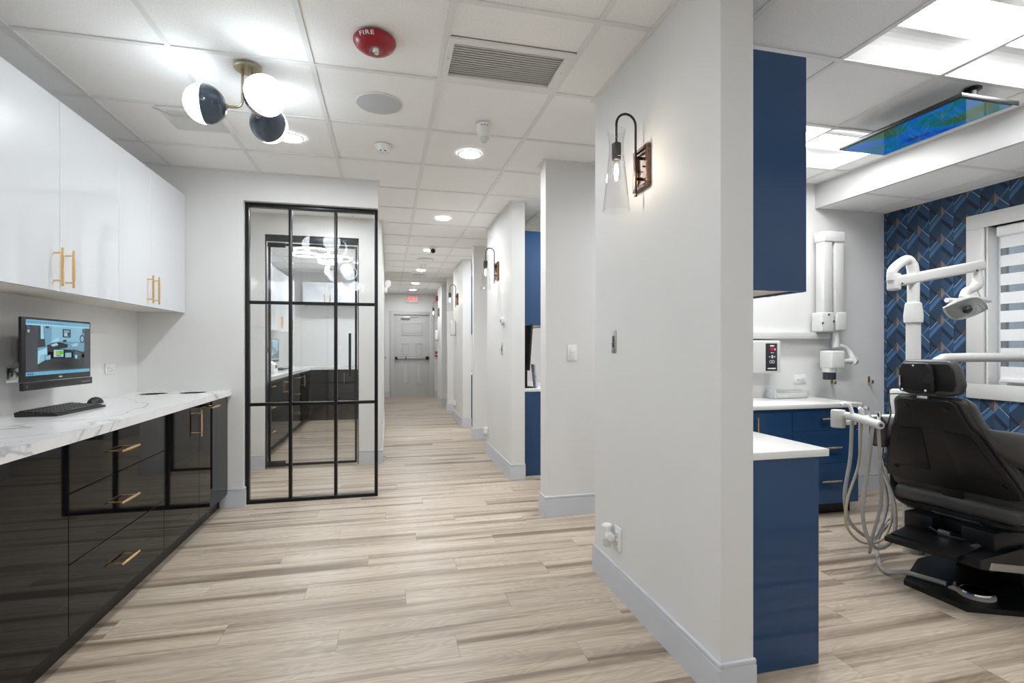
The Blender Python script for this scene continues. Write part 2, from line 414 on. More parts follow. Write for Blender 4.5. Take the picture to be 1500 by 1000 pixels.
wall('wall_end', [(-.3, .128, 12.75, 12.87, 0, ZT), (.994, 4.2, 12.75, 12.87, 0, ZT), (.128, .994, 12.75, 12.87, 2.0, ZT)], 'grey end wall of the corridor around the exit door')
SW = [(1.503, 2.572), (4.505, 5.67), (7.615, 8.75), (10.74, 11.66)]
names = ['nearest sconce wall with the vertical steel plate', 'second sconce wall along the corridor with a round thermostat', 'third sconce wall along the corridor with a white dispenser', 'fourth sconce wall, farthest before the exit door']
for k, (a, b) in enumerate(SW):
    wall('wall_sconce_%d' % (k + 1), [(XW, XW2, a, b, 0, ZT)], 'pale grey ' + names[k])
PT = [(.235, .36), (3.47, 3.595), (6.61, 6.735), (9.67, 9.795)]
pn = ['partition wall just right of the viewer, out of frame', 'partition wall with the white rocker switch', 'partition wall end between second and third sconce walls', 'partition wall end between third and fourth sconce walls']
for k, (a, b) in enumerate(PT):
    wall('wall_divider_%d' % (k + 1), [(1.08, XR, a, b, 0, ZT)], 'pale grey ' + pn[k])
wall('wall_window', [(XR, 4.2, -3.3, 1.42, 0, ZT), (XR, 4.2, 2.712, 12.75, 0, ZT), (XR, 4.2, 1.42, 2.712, 0, .92), (XR, 4.2, 1.42, 2.712, 2.033, ZT)], 'treatment room wall covered in navy geometric wallpaper around the window')
wall('wall_hall_right', [(XW, XW2, -3.3, -.9, 0, ZT)], 'pale grey hall wall behind the viewer on the right')
# wall angles at the ceiling
def angle_trim(x0, x1, y0, y1):
    w = .019
    MB().box(x0 - w, x1 + w, y0 - w, y0, H - .001, H + .004).box(x0 - w, x1 + w, y1, y1 + w, H - .001, H + .004).box(x0 - w, x0, y0, y1, H - .001, H + .004).box(x1, x1 + w, y0, y1, H - .001, H + .004).build('wall_angle', 'tbar', ce, 0)
for (a, b) in SW: angle_trim(XW, XW2, a, b)
for (a, b) in PT[1:]: angle_trim(1.08, 3.36, a, b)
angle_trim(XL - .2, -.083, 4.222, 4.345); angle_trim(XL - .2, -.07, 5.475, 5.60); angle_trim(-.2, -.07, 5.62, 8.9)
MB().box(XL, XL + .019, -3.3, 4.222, H - .001, H + .004).build('wall_angle', 'tbar', ce, 0)
MB().box(-.3, 1.3, 12.731, 12.75, H - .001, H + .004).build('wall_angle', 'tbar', ce, 0)
# baseboards
def baseb(name, runs, label):
    b = MB(); hh = .143
    for (x0, x1, y0, y1) in runs:
        b.box(x0, x1, y0, y1, 0, hh - .022)
        dx = .003 if (x1 - x0) < .02 else 0; dy = .003 if (y1 - y0) < .02 else 0
        b.box(x0 + dx, x1 - dx, y0 + dy, y1 - dy, hh - .022, hh - .016)
        b.box(x0, x1, y0, y1, hh - .016, hh, .004, 2)
    return st(b.build(name, 'base'), label, 'baseboard')
t = .013
bn = ['nearest sconce wall', 'second sconce wall', 'third sconce wall', 'fourth sconce wall']
for k, (a, b) in enumerate(SW):
    baseb('baseboard_sconce_%d' % (k + 1), [(XW - t, XW, a - t, b + t), (XW, XW2 + .004, a - t, a), (XW, XW2, b, b + t)], 'tall grey-white baseboard around the foot of the ' + bn[k])
dn = ['', 'partition wall with the rocker switch', 'second partition wall end', 'third partition wall end']
for k, (a, b) in enumerate(PT):
    if k: baseb('baseboard_divider_%d' % k, [(1.08 - t, 1.08, a - t, b + t), (1.08, 2.3, a - t, a), (1.08, 2.3, b, b + t)] + ([(3.32, XR - t, a - t, a)] if k == 1 else []), 'tall grey-white baseboard along the foot of the ' + dn[k])
baseb('baseboard_partition', [(-1.215, -1.061, 4.222 - t, 4.222), (-1.061, -1.0605 + .012, 4.222 - t, 4.262)], 'short baseboard between black cabinets and glass panel')
baseb('baseboard_lab', [(XL, -1.186, 5.475 - t, 5.475), (-.29, -.07 + t, 5.475 - t, 5.475), (-.07, -.07 + t, 5.475, 8.9 + t)], 'baseboard of the wall seen through the glass panel')
baseb('baseboard_end', [(-.087, .03, 12.75 - t, 12.75), (1.096, 1.3, 12.75 - t, 12.75), (-.088, -.088 + t, 8.92, 9.68), (-.088, -.088 + t, 10.75, 12.73)], 'baseboard at the corridor end beside the exit door')
baseb('baseboard_window', [(XR - t, XR, .37, 3.47)], 'white baseboard under the navy wallpaper')
# soffit over the window side of the treatment room
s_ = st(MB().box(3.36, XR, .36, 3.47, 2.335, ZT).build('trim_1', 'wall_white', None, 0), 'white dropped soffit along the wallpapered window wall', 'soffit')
for (y0, y1) in [(.62, 1.235), (1.235, 1.84), (1.84, 2.45), (2.45, 3.055), (3.055, 3.468)]:
    for (x0, x1) in [(3.385, 3.845), (3.855, XR - .004)]:
        MB().box(x0, x1, y0 + .004, y1 - .004, 2.321, 2.3345).build('soffit_tile', 'tile', s_, 0)
for yv in [1.235, 1.84, 2.45, 3.055]: MB().box(3.365, XR, yv - .012, yv + .012, 2.317, 2.3345).build('grid_bar', 'tbar', s_, 0)
MB().box(3.838, 3.862, .36, 3.47, 2.3165, 2.334).build('grid_bar', 'tbar', s_, 0)
MB().box(3.3595, 3.385, .36, 3.47, 2.3168, 2.3345).build('edge_bead', 'wall_white', s_, 0)
MB().box(XR - .016, XR - .0005, .36, 3.4695, 2.3172, 2.3345).build('wall_angle', 'tbar', s_, 0)
MB().box(3.345, 3.3598, .36, 3.4695, H - .001, H + .004).build('wall_angle', 'tbar', s_, 0)

# ------------------------------------------------------------------ wallpaper (flat print on the window wall)
def wallpaper():
    w, p = .1745, .204
    navy = srgb(44, 62, 84); navyR = srgb(49, 71, 96); light = srgb(68, 104, 142); mid = srgb(51, 80, 112); dark = srgb(35, 46, 64)
    br = srgb(82, 74, 72); brl = srgb(112, 108, 107); line = srgb(178, 192, 198); edge = srgb(32, 42, 58)
    unit = [(2, [(0, .03), (.5, .47), (.39, .55), (0, .20)], dark),
            (2, [(-.5, .50), (-.5, .66), (-.05, .99), (-.17, .80)], dark),
            (3, [(0, 1.0), (.5, .58), (.5, .46), (.17, .80)], light),
            (4, [(-.09, -.09), (-.5, .30), (-.5, .14), (-.17, -.16)], mid),
            (5, [(0, 0), (-.5, .47), (-.5, .30), (-.09, -.09)], light),
            (4, [(0, 0), (.5, .45), (.5, .11), (.18, -.19)], mid),
            (6, [(-.17, -.17), (-.5, .13), (-.5, .15), (-.17, -.15)], line),
            (6, [(.18, -.19), (.5, .10), (.5, .12), (.18, -.17)], line),
            (7, [(0, -.42), (-.19, -.20), (0, 0)], br), (7, [(0, -.42), (.19, -.20), (0, 0)], brl),
            (8, [(0, -.25), (.02, -.25), (.02, 0), (0, 0)], srgb(130, 140, 150))]
    zs0, zs1 = .0, 2.333
    def clip(pts, lo, hi):
        def cut(ps, f, g):
            out = []
            for i in range(len(ps)):
                a, b = ps[i], ps[(i + 1) % len(ps)]; fa, fb = f(a), f(b)
                if fa >= 0: out.append(a)
                if fa * fb < 0:
                    tt = fa / (fa - fb); out.append((a[0] + (b[0] - a[0]) * tt, a[1] + (b[1] - a[1]) * tt))
            return out
        ps = cut(pts, lambda q: q[1] - lo, None)
        return cut(ps, lambda q: hi - q[1], None) if len(ps) > 2 else []
    def ycl(ps, lo, hi):
        ps = [(b, a) for a, b in ps]; ps = clip(ps, lo, hi); return [(b, a) for a, b in ps]
    def regions(ps):     # wall minus the window opening
        out = []
        for (y0, y1, z0, z1) in [(2.712, 3.4695, zs0, zs1), (.365, 1.42, zs0, zs1), (1.42, 2.712, zs0, .92), (1.42, 2.712, 2.033, zs1)]:
            q = clip(ps, z0, z1)
            if len(q) > 2: q = ycl(q, y0, y1)
            if len(q) > 2: out.append(q)
        return out
    polys = []
    for k in range(-3, 16):
        yc = 3.008 - k * w
        a, b = yc + w / 2, yc - w / 2
        for q in regions([(a, zs0), (yc, zs0), (yc, zs1), (a, zs1)]): polys.append((0, q, navy))
        for q in regions([(yc, zs0), (b, zs0), (b, zs1), (yc, zs1)]): polys.append((0, q, navyR))
        for q in regions([(a, zs0), (a - .006, zs0), (a - .006, zs1), (a, zs1)]): polys.append((1, q, edge))
        off = 1.562 + (p / 2 if k % 2 else 0)
        for m_ in range(-9, 7):
            zc = off + m_ * p
            for (ly, pts, col) in unit:
                ps = [(yc - u * w, zc - v * p) for (u, v) in pts]
                for q in regions(ps): polys.append((ly, q, col))
    ww = bpy.data.objects['wall_window']
    flat_print('wallpaper', polys, lambda u, v, l: (XR - .0008 - l, u, v), 'wallpaper', ww, .0002)
wallpaper()

# ------------------------------------------------------------------ window with casing and banded shade
wn = thing('window_1', 'white cased window with a banded zebra shade in the navy wall', 'window', (XR, 2.066, .834)); wn['kind'] = 'structure'
Y0, Y1, Z0, Z1 = 1.305, 2.826, .834, 2.132
for (a, b, c, d) in [(Y0, Y1, Z0, Z0 + .105), (Y0, Y1, Z1 - .10, Z1), (Y0, Y0 + .115, Z0 + .105, Z1 - .10), (Y1 - .115, Y1, Z0 + .105, Z1 - .10)]:
    MB().box(XR - .020, XR - .0026, a, b, c, d, .003).build('casing', 'plastic_ivory', wn)
for bx in [(XR, 4.2, 1.42, 2.712, .905, .92), (XR, 4.2, 1.42, 2.712, 2.033, 2.045), (XR, 4.2, 1.41, 1.42, .92, 2.033), (XR, 4.2, 2.7, 2.712, .92, 2.033)]:
    MB().box(*bx).build('reveal', 'plastic', wn, 0)
for (a, b, c, d) in [(1.42, 2.70, .92, .97), (1.42, 2.70, 1.98, 2.033), (1.42, 1.47, .97, 1.98), (2.65, 2.70, .97, 1.98), (2.03, 2.08, .97, 1.98)]:
    MB().box(4.15, 4.18, a, b, c, d, .003).build('sash', 'plastic', wn)
MB().box(4.162, 4.166, 1.47, 2.65, .97, 1.98).build('pane', 'glass', wn, 0)
sd = thing('window_shade', 'white banded roller shade lowered in the window', 'shade', (4.10, 2.05, .94))
MB().box(4.075, 4.125, 1.44, 2.665, 1.955, 2.03, .012, 3).build('cassette', 'plastic', sd)
z = 1.952; k = 0
while z > .99:
    hgt = .078 if k % 2 == 0 else .049
    z2 = max(z - hgt, .985)
    MB().box(4.099, 4.1005, 1.46, 2.65, z2, z).build('opaque_band' if k % 2 == 0 else 'sheer_band', 'blind' if k % 2 == 0 else 'sheer', sd, 0)
    z = z2; k += 1
MB().box(4.088, 4.112, 1.46, 2.65, .955, .986, .006).build('bottom_rail', 'plastic', sd)

# ------------------------------------------------------------------ black framed glass partition panel
gp = thing('glass_partition', 'black-framed glass partition panel of nine panes beside the grey wall', 'partition', (-.572, 4.29, 0))
fx0, fx1, fz1 = -1.058, -.083, 2.299
for bx in [(fx0, fx0 + .026, 0, fz1), (fx1 - .026, fx1, 0, fz1), (fx0 + .026, fx1 - .026, 0, .026), (fx0 + .026, fx1 - .026, fz1 - .030, fz1)]:
    MB().box(bx[0], bx[1], 4.268, 4.316, bx[2], bx[3], .002).build('frame', 'frame', gp)
mx = [-.7405, -.406]; rz = [.757, 1.54]
for x in mx: MB().box(x - .012, x + .012, 4.272, 4.310, .026, fz1 - .03, .002).build('mullion', 'frame', gp)
xs = [fx0 + .026] + mx + [fx1 - .026]; zs = [.026] + rz + [fz1 - .03]
for i in range(3):
    a = xs[i] + (.012 if i else 0); b = xs[i + 1] - (.012 if i < 2 else 0)
    for z in rz: MB().box(a, b, 4.274, 4.308, z - .012, z + .012, .002).build('glazing_bar', 'frame', gp)
    for j in range(3):
        c = zs[j] + (.012 if j else 0); d = zs[j + 1] - (.012 if j < 2 else 0)
        MB().box(a, b, 4.287, 4.293, c, d).build('glass_pane', 'glass', gp, 0)

# ------------------------------------------------------------------ doors
d1 = thing('door_1', 'black-framed glass swing door in the wall behind the partition', 'door', (-.74, 5.53, 0)); d1['kind'] = 'structure'
MB().box(-1.183, -.295, 5.50, 5.56, 2.252, 2.311, .002).build('header', 'frame_grey', d1)
for (a, b) in [(-1.183, -1.172), (-.306, -.295)]: MB().box(a, b, 5.50, 5.56, 0, 2.252).build('jamb', 'frame_grey', d1)
lf = MB().box(-1.160, -1.138, 5.515, 5.545, .012, 2.235, .002).box(-.336, -.314, 5.515, 5.545, .012, 2.235, .002).box(-1.138, -.336, 5.515, 5.545, .012, .036).box(-1.138, -.336, 5.515, 5.545, 2.213, 2.235).build('leaf_frame', 'frame', d1)
MB().box(-1.138, -.336, 5.527, 5.533, .036, 2.213).build('glass_pane', 'glass', d1, 0)
MB().box(-1.165, -1.0, 5.508, 5.552, .010, .062, .003).build('bottom_patch', 'frame', d1)
MB().box(-1.165, -1.0, 5.508, 5.552, 2.195, 2.240, .003).build('top_patch', 'frame', d1)
MB().tube(smooth_path([(-.383, 5.49, .90), (-.383, 5.49, 1.34)], 2), .013, 10).cyl((-.383, 5.49, .95), (-.383, 5.52, .95), .008).cyl((-.383, 5.49, 1.29), (-.383, 5.52, 1.29), .008).build('pull_handle', 'frame', d1)
# exit door at the corridor end
d2 = thing('door_2', 'grey panelled exit door with a panic bar at the corridor end', 'door', (.56, 12.75, 0)); d2['kind'] = 'structure'
yf = 12.765
leaf = MB().box(.140, .982, yf + .005, yf + .045, .012, 1.992, .003).build('leaf', 'door', d2)
def panel(x0, x1, z0, z1):
    b = MB(); w = .026
    b.box(x0, x1, yf - .010, yf + .006, z0, z0 + w).box(x0, x1, yf - .010, yf + .006, z1 - w, z1).box(x0, x0 + w, yf - .010, yf + .006, z0 + w, z1 - w).box(x1 - w, x1, yf - .010, yf + .006, z0 + w, z1 - w)
    b.build('panel_moulding', 'door', leaf, 0, bevel=.004)
    MB().box(x0 + .05, x1 - .05, yf - .010, yf + .006, z0 + .05, z1 - .05).build('raised_panel', 'door', leaf, 0, bevel=.005)
panel(.30, .82, 1.50, 1.81); panel(.30, .50, .98, 1.32); panel(.63, .82, .98, 1.32); panel(.30, .50, .29, .86); panel(.63, .82, .29, .86)
for bx in [(.03, .125, 0, 2.085), (.997, 1.092, 0, 2.085), (.125, .997, 2.0, 2.085)]:
    MB().box(bx[0], bx[1], 12.728, 12.749, bx[2], bx[3], .004).build('casing', 'door', d2)
for bx in [(.128, .139, 0, 2.0), (.983, .994, 0, 2.0), (.139, .983, 1.994, 2.0)]: MB().box(bx[0], bx[1], 12.752, 12.86, bx[2], bx[3]).build('jamb', 'door', d2, 0)
MB().box(.139, .983, 12.752, 12.80, 0, .010).build('threshold', 'steel', d2)
pb = MB().box(.20, .93, 12.715, 12.752, .925, .968, .006).build('panic_bar', 'silver', leaf)
MB().box(.155, .215, 12.712, 12.768, .915, .978, .008).build('end_cap', 'black_plastic', leaf)
MB().box(.40, .425, 12.712, 12.755, .918, .975, .004).build('bar_collar', 'black_plastic', leaf)
MB().cyl((.925, 12.768, .946), (.925, 12.71, .946), .045, n=20).build('latch_rose', 'black_plastic', leaf)
MB().box(.30, .52, 12.70, 12.765, 1.905, 1.955, .008).build('door_closer', 'silver', leaf)
MB().box(.38, .70, 12.715, 12.73, 1.958, 1.975).build('closer_arm', 'silver', leaf)
# side door on the left of the corridor
d3 = thing('door_3', 'painted side door seen edge-on near the corridor end', 'door', (-.1, 10.2, 0)); d3['kind'] = 'structure'
lf3 = MB().box(-.16, -.115, 9.765, 10.665, .01, 2.02, .003).build('leaf', 'door', d3)
for bx in [(9.68, 9.76), (10.67, 10.75)]: MB().box(-.0875, -.072, bx[0], bx[1], 0, 2.10, .003).build('casing', 'door', d3)
MB().box(-.0875, -.072, 9.76, 10.67, 2.02, 2.10, .003).build('casing', 'door', d3)
MB().cyl((-.115, 10.58, 1.0), (-.07, 10.58, 1.0), .012).lathe([(.001, 0), (.022, .004), (.027, .018), (.02, .034), (.001, .038)], (-.085, 10.58, 1.0), R3(0, PI / 2, 0), 16).build('door_knob', 'brass', lf3)
for z in (.25, 1.1, 1.85): MB().box(-.115, -.108, 9.775, 9.80, z - .05, z + .05).build('hinge', 'steel', lf3, 0)

# ------------------------------------------------------------------ cabinetry helpers
def pull_bar(parent, p, axis, length, out, r=.0058, m='brass', name='pull_handle'):
    """bar handle; p = centre on the face, out = unit vector off the face"""
    p = Vector(p); o = Vector(out); a = Vector(axis); st_ = .032
    b = MB(); c = p + o * st_
    b.tube([c - a * length / 2, c - a * length * .30, c - a * length * .298, c + a * length * .298, c + a * length * .30, c + a * length / 2], [r * .86, r * .86, r * 1.12, r * 1.12, r * .86, r * .86], 10)
    for s in (-1, 1): b.cyl(p + a * length * .36 * s, c + a * length * .36 * s, r * .72, n=8)
    return b.build(name, m, parent)
XF = -1.165
def base_unit(label, y0, y1, fronts, far_end=False, grp='black gloss base cabinets under the marble counter'):
    r = thing('base_cabinet', label, 'cabinet', (XF - .25, (y0 + y1) / 2, 0), grp)
    MB().box(XL + .003, XF - .020, y0 + .0005, y1 - .0005, .10, .655 if y0 == 1.25 else .836).build('body', 'black_carc', r, 0)
    MB().box(XL + .003, -1.225, y0 + .0005, y1 - .0005, 0, .10).build('toe_kick', 'black_carc', r, 0)
    for (kind, a, b, z0, z1, hp) in fronts:
        f = MB().box(XF - .020, XF, a + .0015, b - .0015, z0 + .0015, z1 - .0015, .0012, 1).build(kind, 'black_gloss', r)
        if hp: pull_bar(f, (XF, hp[0], hp[1]), hp[2], hp[3], (1, 0, 0))
    return r
YA, ZA = (0, 1, 0), (0, 0, 1)
base_unit('black gloss base cabinet running out of frame at the near end', .30, 1.25, [('door', .30, .775, .105, .834, None), ('door', .775, 1.25, .105, .834, None)])
base_unit('black gloss base cabinet with plain doors below the sink', 1.25, 2.258, [('door', 1.25, 1.754, .105, .834, None), ('door', 1.754, 2.258, .105, .834, None)])
base_unit('black gloss three-drawer base cabinet with horizontal brass pulls', 2.258, 3.098, [('drawer_front', 2.258, 3.098, .642, .834, (2.662, .738, YA, .165)), ('drawer_front', 2.258, 3.098, .375, .642, (2.662, .512, YA, .165)), ('drawer_front', 2.258, 3.098, .105, .375, (2.662, .242, YA, .165))])
base_unit('black gloss base cabinet door with one vertical brass pull', 3.098, 3.622, [('door', 3.098, 3.622, .105, .834, (3.565, .722, ZA, .165))])
base_unit('narrow black gloss pull-out base cabinet with a brass pull at its top', 3.622, 3.958, [('door', 3.622, 3.958, .105, .834, (3.84, .795, YA, .165))])
fp = MB().box(XF - .020, XF - .001, 3.959, 4.219, .105, .834, .001, 1).box(-1.245, -1.225, 3.959, 4.219, 0, .10).build('filler_panel', 'black_gloss')
tag(fp, 'plain black gloss filler panel where base cabinets meet the wall', 'panel')
# countertop with sink cut-out
ct = MB(); CZ0, CZ1, CX = .837, .876, -1.141
for bx in [(XL + .001, CX, 2.07, 4.221), (XL + .001, CX, .30, 1.52), (XL + .001, -1.62, 1.52, 2.07), (-1.195, CX, 1.52, 2.07)]:
    ct.box(bx[0], bx[1], bx[2], bx[3], CZ0, CZ1)
bmesh.ops.remove_doubles(ct.bm, verts=ct.bm.verts, dist=1e-5)
tag(ct.build('countertop', 'marble', None, 0), 'long white veined marble countertop over the black base cabinets', 'countertop')
sk = thing('sink', 'white undermount sink basin cut into the marble counter', 'sink', (-1.41, 1.795, .66))
b = MB()
for bx in [(-1.62, -1.195, 1.52, 2.07, .66, .67), (-1.63, -1.62, 1.51, 2.08, .66, .836), (-1.195, -1.185, 1.51, 2.08, .66, .836), (-1.62, -1.195, 1.51, 1.52, .66, .836), (-1.62, -1.195, 2.07, 2.08, .66, .836)]: b.box(*bx)
b.build('basin', 'plastic', sk, 0)
MB().lathe([(.001, .671), (.03, .671), (.034, .674), (.04, .670)], (-1.41, 1.795, 0), n=20).build('drain', 'steel', sk)
for (x, y, lb) in [(-1.555, 3.975, 'left round steel-rimmed cover set in the marble counter near the corner'), (-1.33, 4.01, 'right round steel-rimmed cover set in the marble counter near the glass')]:
    g = thing('counter_grommet', lb, 'grommet', (x, y, CZ1), 'flush covers in the marble counter')
    MB().lathe([(.078, CZ1), (.078, CZ1 + .003), (.084, CZ1 + .003), (.086, CZ1)], (x, y, 0), n=32).build('rim', 'plastic_grey', g)
    MB().lathe([(.001, CZ1 + .001), (.077, CZ1 + .001)], (x, y, 0), n=32).build('lid', 'plastic', g)
    MB().box(x + .035, x + .065, y - .003, y + .003, CZ1 + .0012, CZ1 + .0022).build('finger_slot', 'text_dark', g, 0)

# upper cabinets
XU = -1.448; UZ0, UZ1 = 1.447, 2.31
def upper_unit(label, y0, y1, seam, grp='white gloss wall cabinets above the marble counter'):
    r = thing('wall_cabinet', label, 'cabinet', (XL + .15, (y0 + y1) / 2, UZ0), grp)
    MB().box(XL + .003, XU - .020, y0 + .0005, y1 - .0005, UZ0 + .012, UZ1).build('body', 'white_gloss', r, 0)
    MB().box(XL + .003, XU - .021, y0 + .0005, y1 - .0005, UZ0 + .003, UZ0 + .012).build('bottom_panel', 'beige', r, 0)
    for (a, b, hy) in [(y0, seam, seam - .042), (seam, y1, seam + .042)]:
        d = MB().box(XU - .020, XU, a + .0013, b - .0013, UZ0, UZ1, .0012, 1).build('door', 'white_gloss', r)
        pull_bar(d, (XU, hy, 1.553), ZA, .172, (1, 0, 0))
    return r
upper_unit('white gloss two-door wall cabinet running out of frame at the near end', 1.22, 2.247, 1.734)
upper_unit('white gloss two-door wall cabinet above the monitor', 2.247, 3.265, 2.742)
upper_unit('white gloss two-door wall cabinet nearest the glass partition', 3.265, 4.218, 3.652)

# ------------------------------------------------------------------ monitor, keyboard, mouse, outlets
mo = thing('wall_monitor', 'black all-in-one monitor mounted on the wall above the keyboard', 'monitor', (-1.64, 3.02, .995))
MB().box(-1.610, -1.597, 2.748, 3.297, 1.034, 1.332, .003).build('housing', 'black_plastic', mo)
MB().box(-1.665, -1.609, 2.90, 3.19, 1.07, 1.29, .012).build('rear_cover', 'black_plastic', mo)
MB().box(XL, -1.665, 3.00, 3.12, 1.12, 1.24, .004).build('wall_mount', 'black_plastic', mo)
sb = MB().box(-1.607, -1.590, 2.748, 3.300, .996, 1.032, .003).build('speaker_bar', 'black_plastic', mo)
for k in range(7): MB().box(-1.5903, -1.5893, 3.20 + k * .0115, 3.207 + k * .0115, 1.010, 1.014).build('control_key', 'silver', sb, 0)
MB().cyl((-1.5903, 2.772, 1.014), (-1.5890, 2.772, 1.014), .007, n=14).build('port', 'text_dark', sb)
# on-screen picture: an office with desk monitors, in a viewer window
sy0, sy1, sz0, sz1 = 2.775, 3.286, 1.062, 1.322
def scr(u, v, l): return (-1.5967 + l, sy0 + (sy1 - sy0) * u, sz0 + (sz1 - sz0) * v)
def rc(u0, v0, u1, v1): return [(u0, v0), (u1, v0), (u1, v1), (u0, v1)]
B_ = srgb(86, 140, 170); Bl = srgb(140, 190, 210); dk = srgb(52, 54, 60); k2 = srgb(28, 30, 34); k3 = srgb(18, 20, 24); wl = srgb(120, 165, 185); wl2 = srgb(92, 138, 162)
pic = [(0, rc(0, 0, 1, 1), dk), (1, rc(0, .90, 1, 1), srgb(98, 152, 178)), (2, rc(0, .90, 1, .925), Bl), (1, rc(0, 0, 1, .065), srgb(88, 150, 182)),
       (2, rc(.16, .10, .90, .90), wl2), (3, rc(.16, .10, .90, .42), k2), (3, [(.16, .42), (.30, .50), (.62, .46), (.90, .36), (.90, .3), (.16, .3)], k3),
       (3, rc(.36, .62, .86, .90), wl), (4, [(.24, .90), (.27, .52), (.16, .50), (.16, .90)], k2), (5, [(.20, .90), (.235, .90), (.25, .66), (.20, .66)], Bl),
       (4, rc(.53, .70, .66, .86), k2), (5, rc(.55, .72, .64, .84), srgb(120, 150, 165)), (6, rc(.56, .72, .60, .78), Bl), (6, rc(.61, .73, .635, .80), k3),
       (4, [(.86 + .045 * math.cos(a * PI / 6), .68 + .085 * math.sin(a * PI / 6)) for a in range(12)], k3), (5, [(.86 + .03 * math.cos(a * PI / 6), .68 + .058 * math.sin(a * PI / 6)) for a in range(12)], wl),
       (4, rc(.87, .80, .89, .88), k3), (4, [(.28, .54), (.45, .62), (.62, .56), (.60, .50), (.42, .47), (.30, .50)], k3), (5, [(.34, .55), (.43, .59), (.46, .55), (.38, .52)], Bl),
       (4, [(.34, .60), (.46, .70), (.48, .60)], Bl), (4, [(.66, .56), (.78, .60), (.79, .54), (.70, .52)], srgb(150, 175, 185)), (4, [(.53, .64), (.58, .66), (.60, .62), (.54, .60)], k2),
       (4, [(.16, .20), (.16, .44), (.29, .50), (.30, .30)], Bl), (5, [(.17, .20), (.19, .36), (.28, .40), (.28, .30)], wl),
       (5, rc(.38, .31, .55, .47), k3), (6, rc(.39, .325, .54, .46), srgb(150, 190, 205)), (7, rc(.42, .35, .48, .44), srgb(160, 160, 30)), (7, rc(.48, .37, .535, .44), srgb(70, 170, 40)), (8, rc(.43, .335, .50, .36), srgb(60, 120, 180)),
       (5, rc(.56, .30, .68, .46), k3), (6, rc(.57, .31, .67, .40), wl), (5, [(.69, .47), (.86, .42), (.85, .22), (.70, .27)], k3), (6, [(.71, .44), (.84, .40), (.83, .25), (.72, .29)], srgb(55, 75, 85)),
       (7, [(.73, .36), (.77, .35), (.77, .28), (.74, .28)], Bl), (5, [(.25, .36), (.35, .38), (.35, .26), (.26, .25)], k3), (6, [(.27, .35), (.34, .36), (.34, .28), (.27, .27)], wl),
       (6, [(.40, .20), (.48, .24), (.60, .20), (.56, .14), (.42, .14)], k3), (4, rc(.02, .84, .05, .88), srgb(70, 80, 150)), (4, rc(.02, .77, .05, .82), srgb(170, 160, 150)), (4, rc(.27, .86, .32, .895), k2)]
pic += [(3, rc(.03 + k * .04, .945, .05 + k * .04, .962), srgb(60, 90, 120)) for k in range(13)] + [(3, rc(.02 + k * .03, .015, .04 + k * .03, .045), srgb(40, 70, 110)) for k in range(3)]
flat_print('screen', pic, scr, 'screen', mo, .00012)
text('maker_mark', 'DELL', .011, 'text_white', mo, Matrix.Translation((-1.5964, 3.03, 1.048)) @ Euler((PI / 2, 0, PI / 2)).to_matrix().to_4x4())
# keyboard
kb = thing('keyboard', 'black computer keyboard lying on the marble counter', 'keyboard', (-1.565, 2.99, CZ1))
kz = CZ1
MB().prism([(-1.645, kz), (-1.478, kz), (-1.482, kz + .010), (-1.640, kz + .024), (-1.648, kz + .018)], 'y', 2.785, 3.20).build('base', 'black_plastic', kb, bevel=.003)
for r_ in range(5):
    x = -1.635 + r_ * .0295; kk = 15
    for c_ in range(kk):
        if r_ == 4 and 4 <= c_ <= 8:
            if c_ > 4: continue
            MB().obox((x + .013, 2.795 + .0265 * 6.5, kz + .0235 - r_ * .0026), (.024, .128, .007), R3(0, .088, 0), .002, 1).build('key', 'black_plastic', kb, 0); continue
        if r_ == 0 and c_ == 0:
            km = MB().obox((0, 0, 0), (.024, .0225, .007), R3(0, .088, 0), .002, 1).build('key', 'black_plastic', kb, 0); km.data.transform(Matrix.Translation(Vector(LOC[kb.name]))); kd = km.data; o = km
        else: o = bpy.data.objects.new('key', kd); C.objects.link(o); o.parent = kb
        o.location = Vector((x + .013, 2.803 + c_ * .0265, kz + .0235 - r_ * .0026)) - Vector(LOC[kb.name])
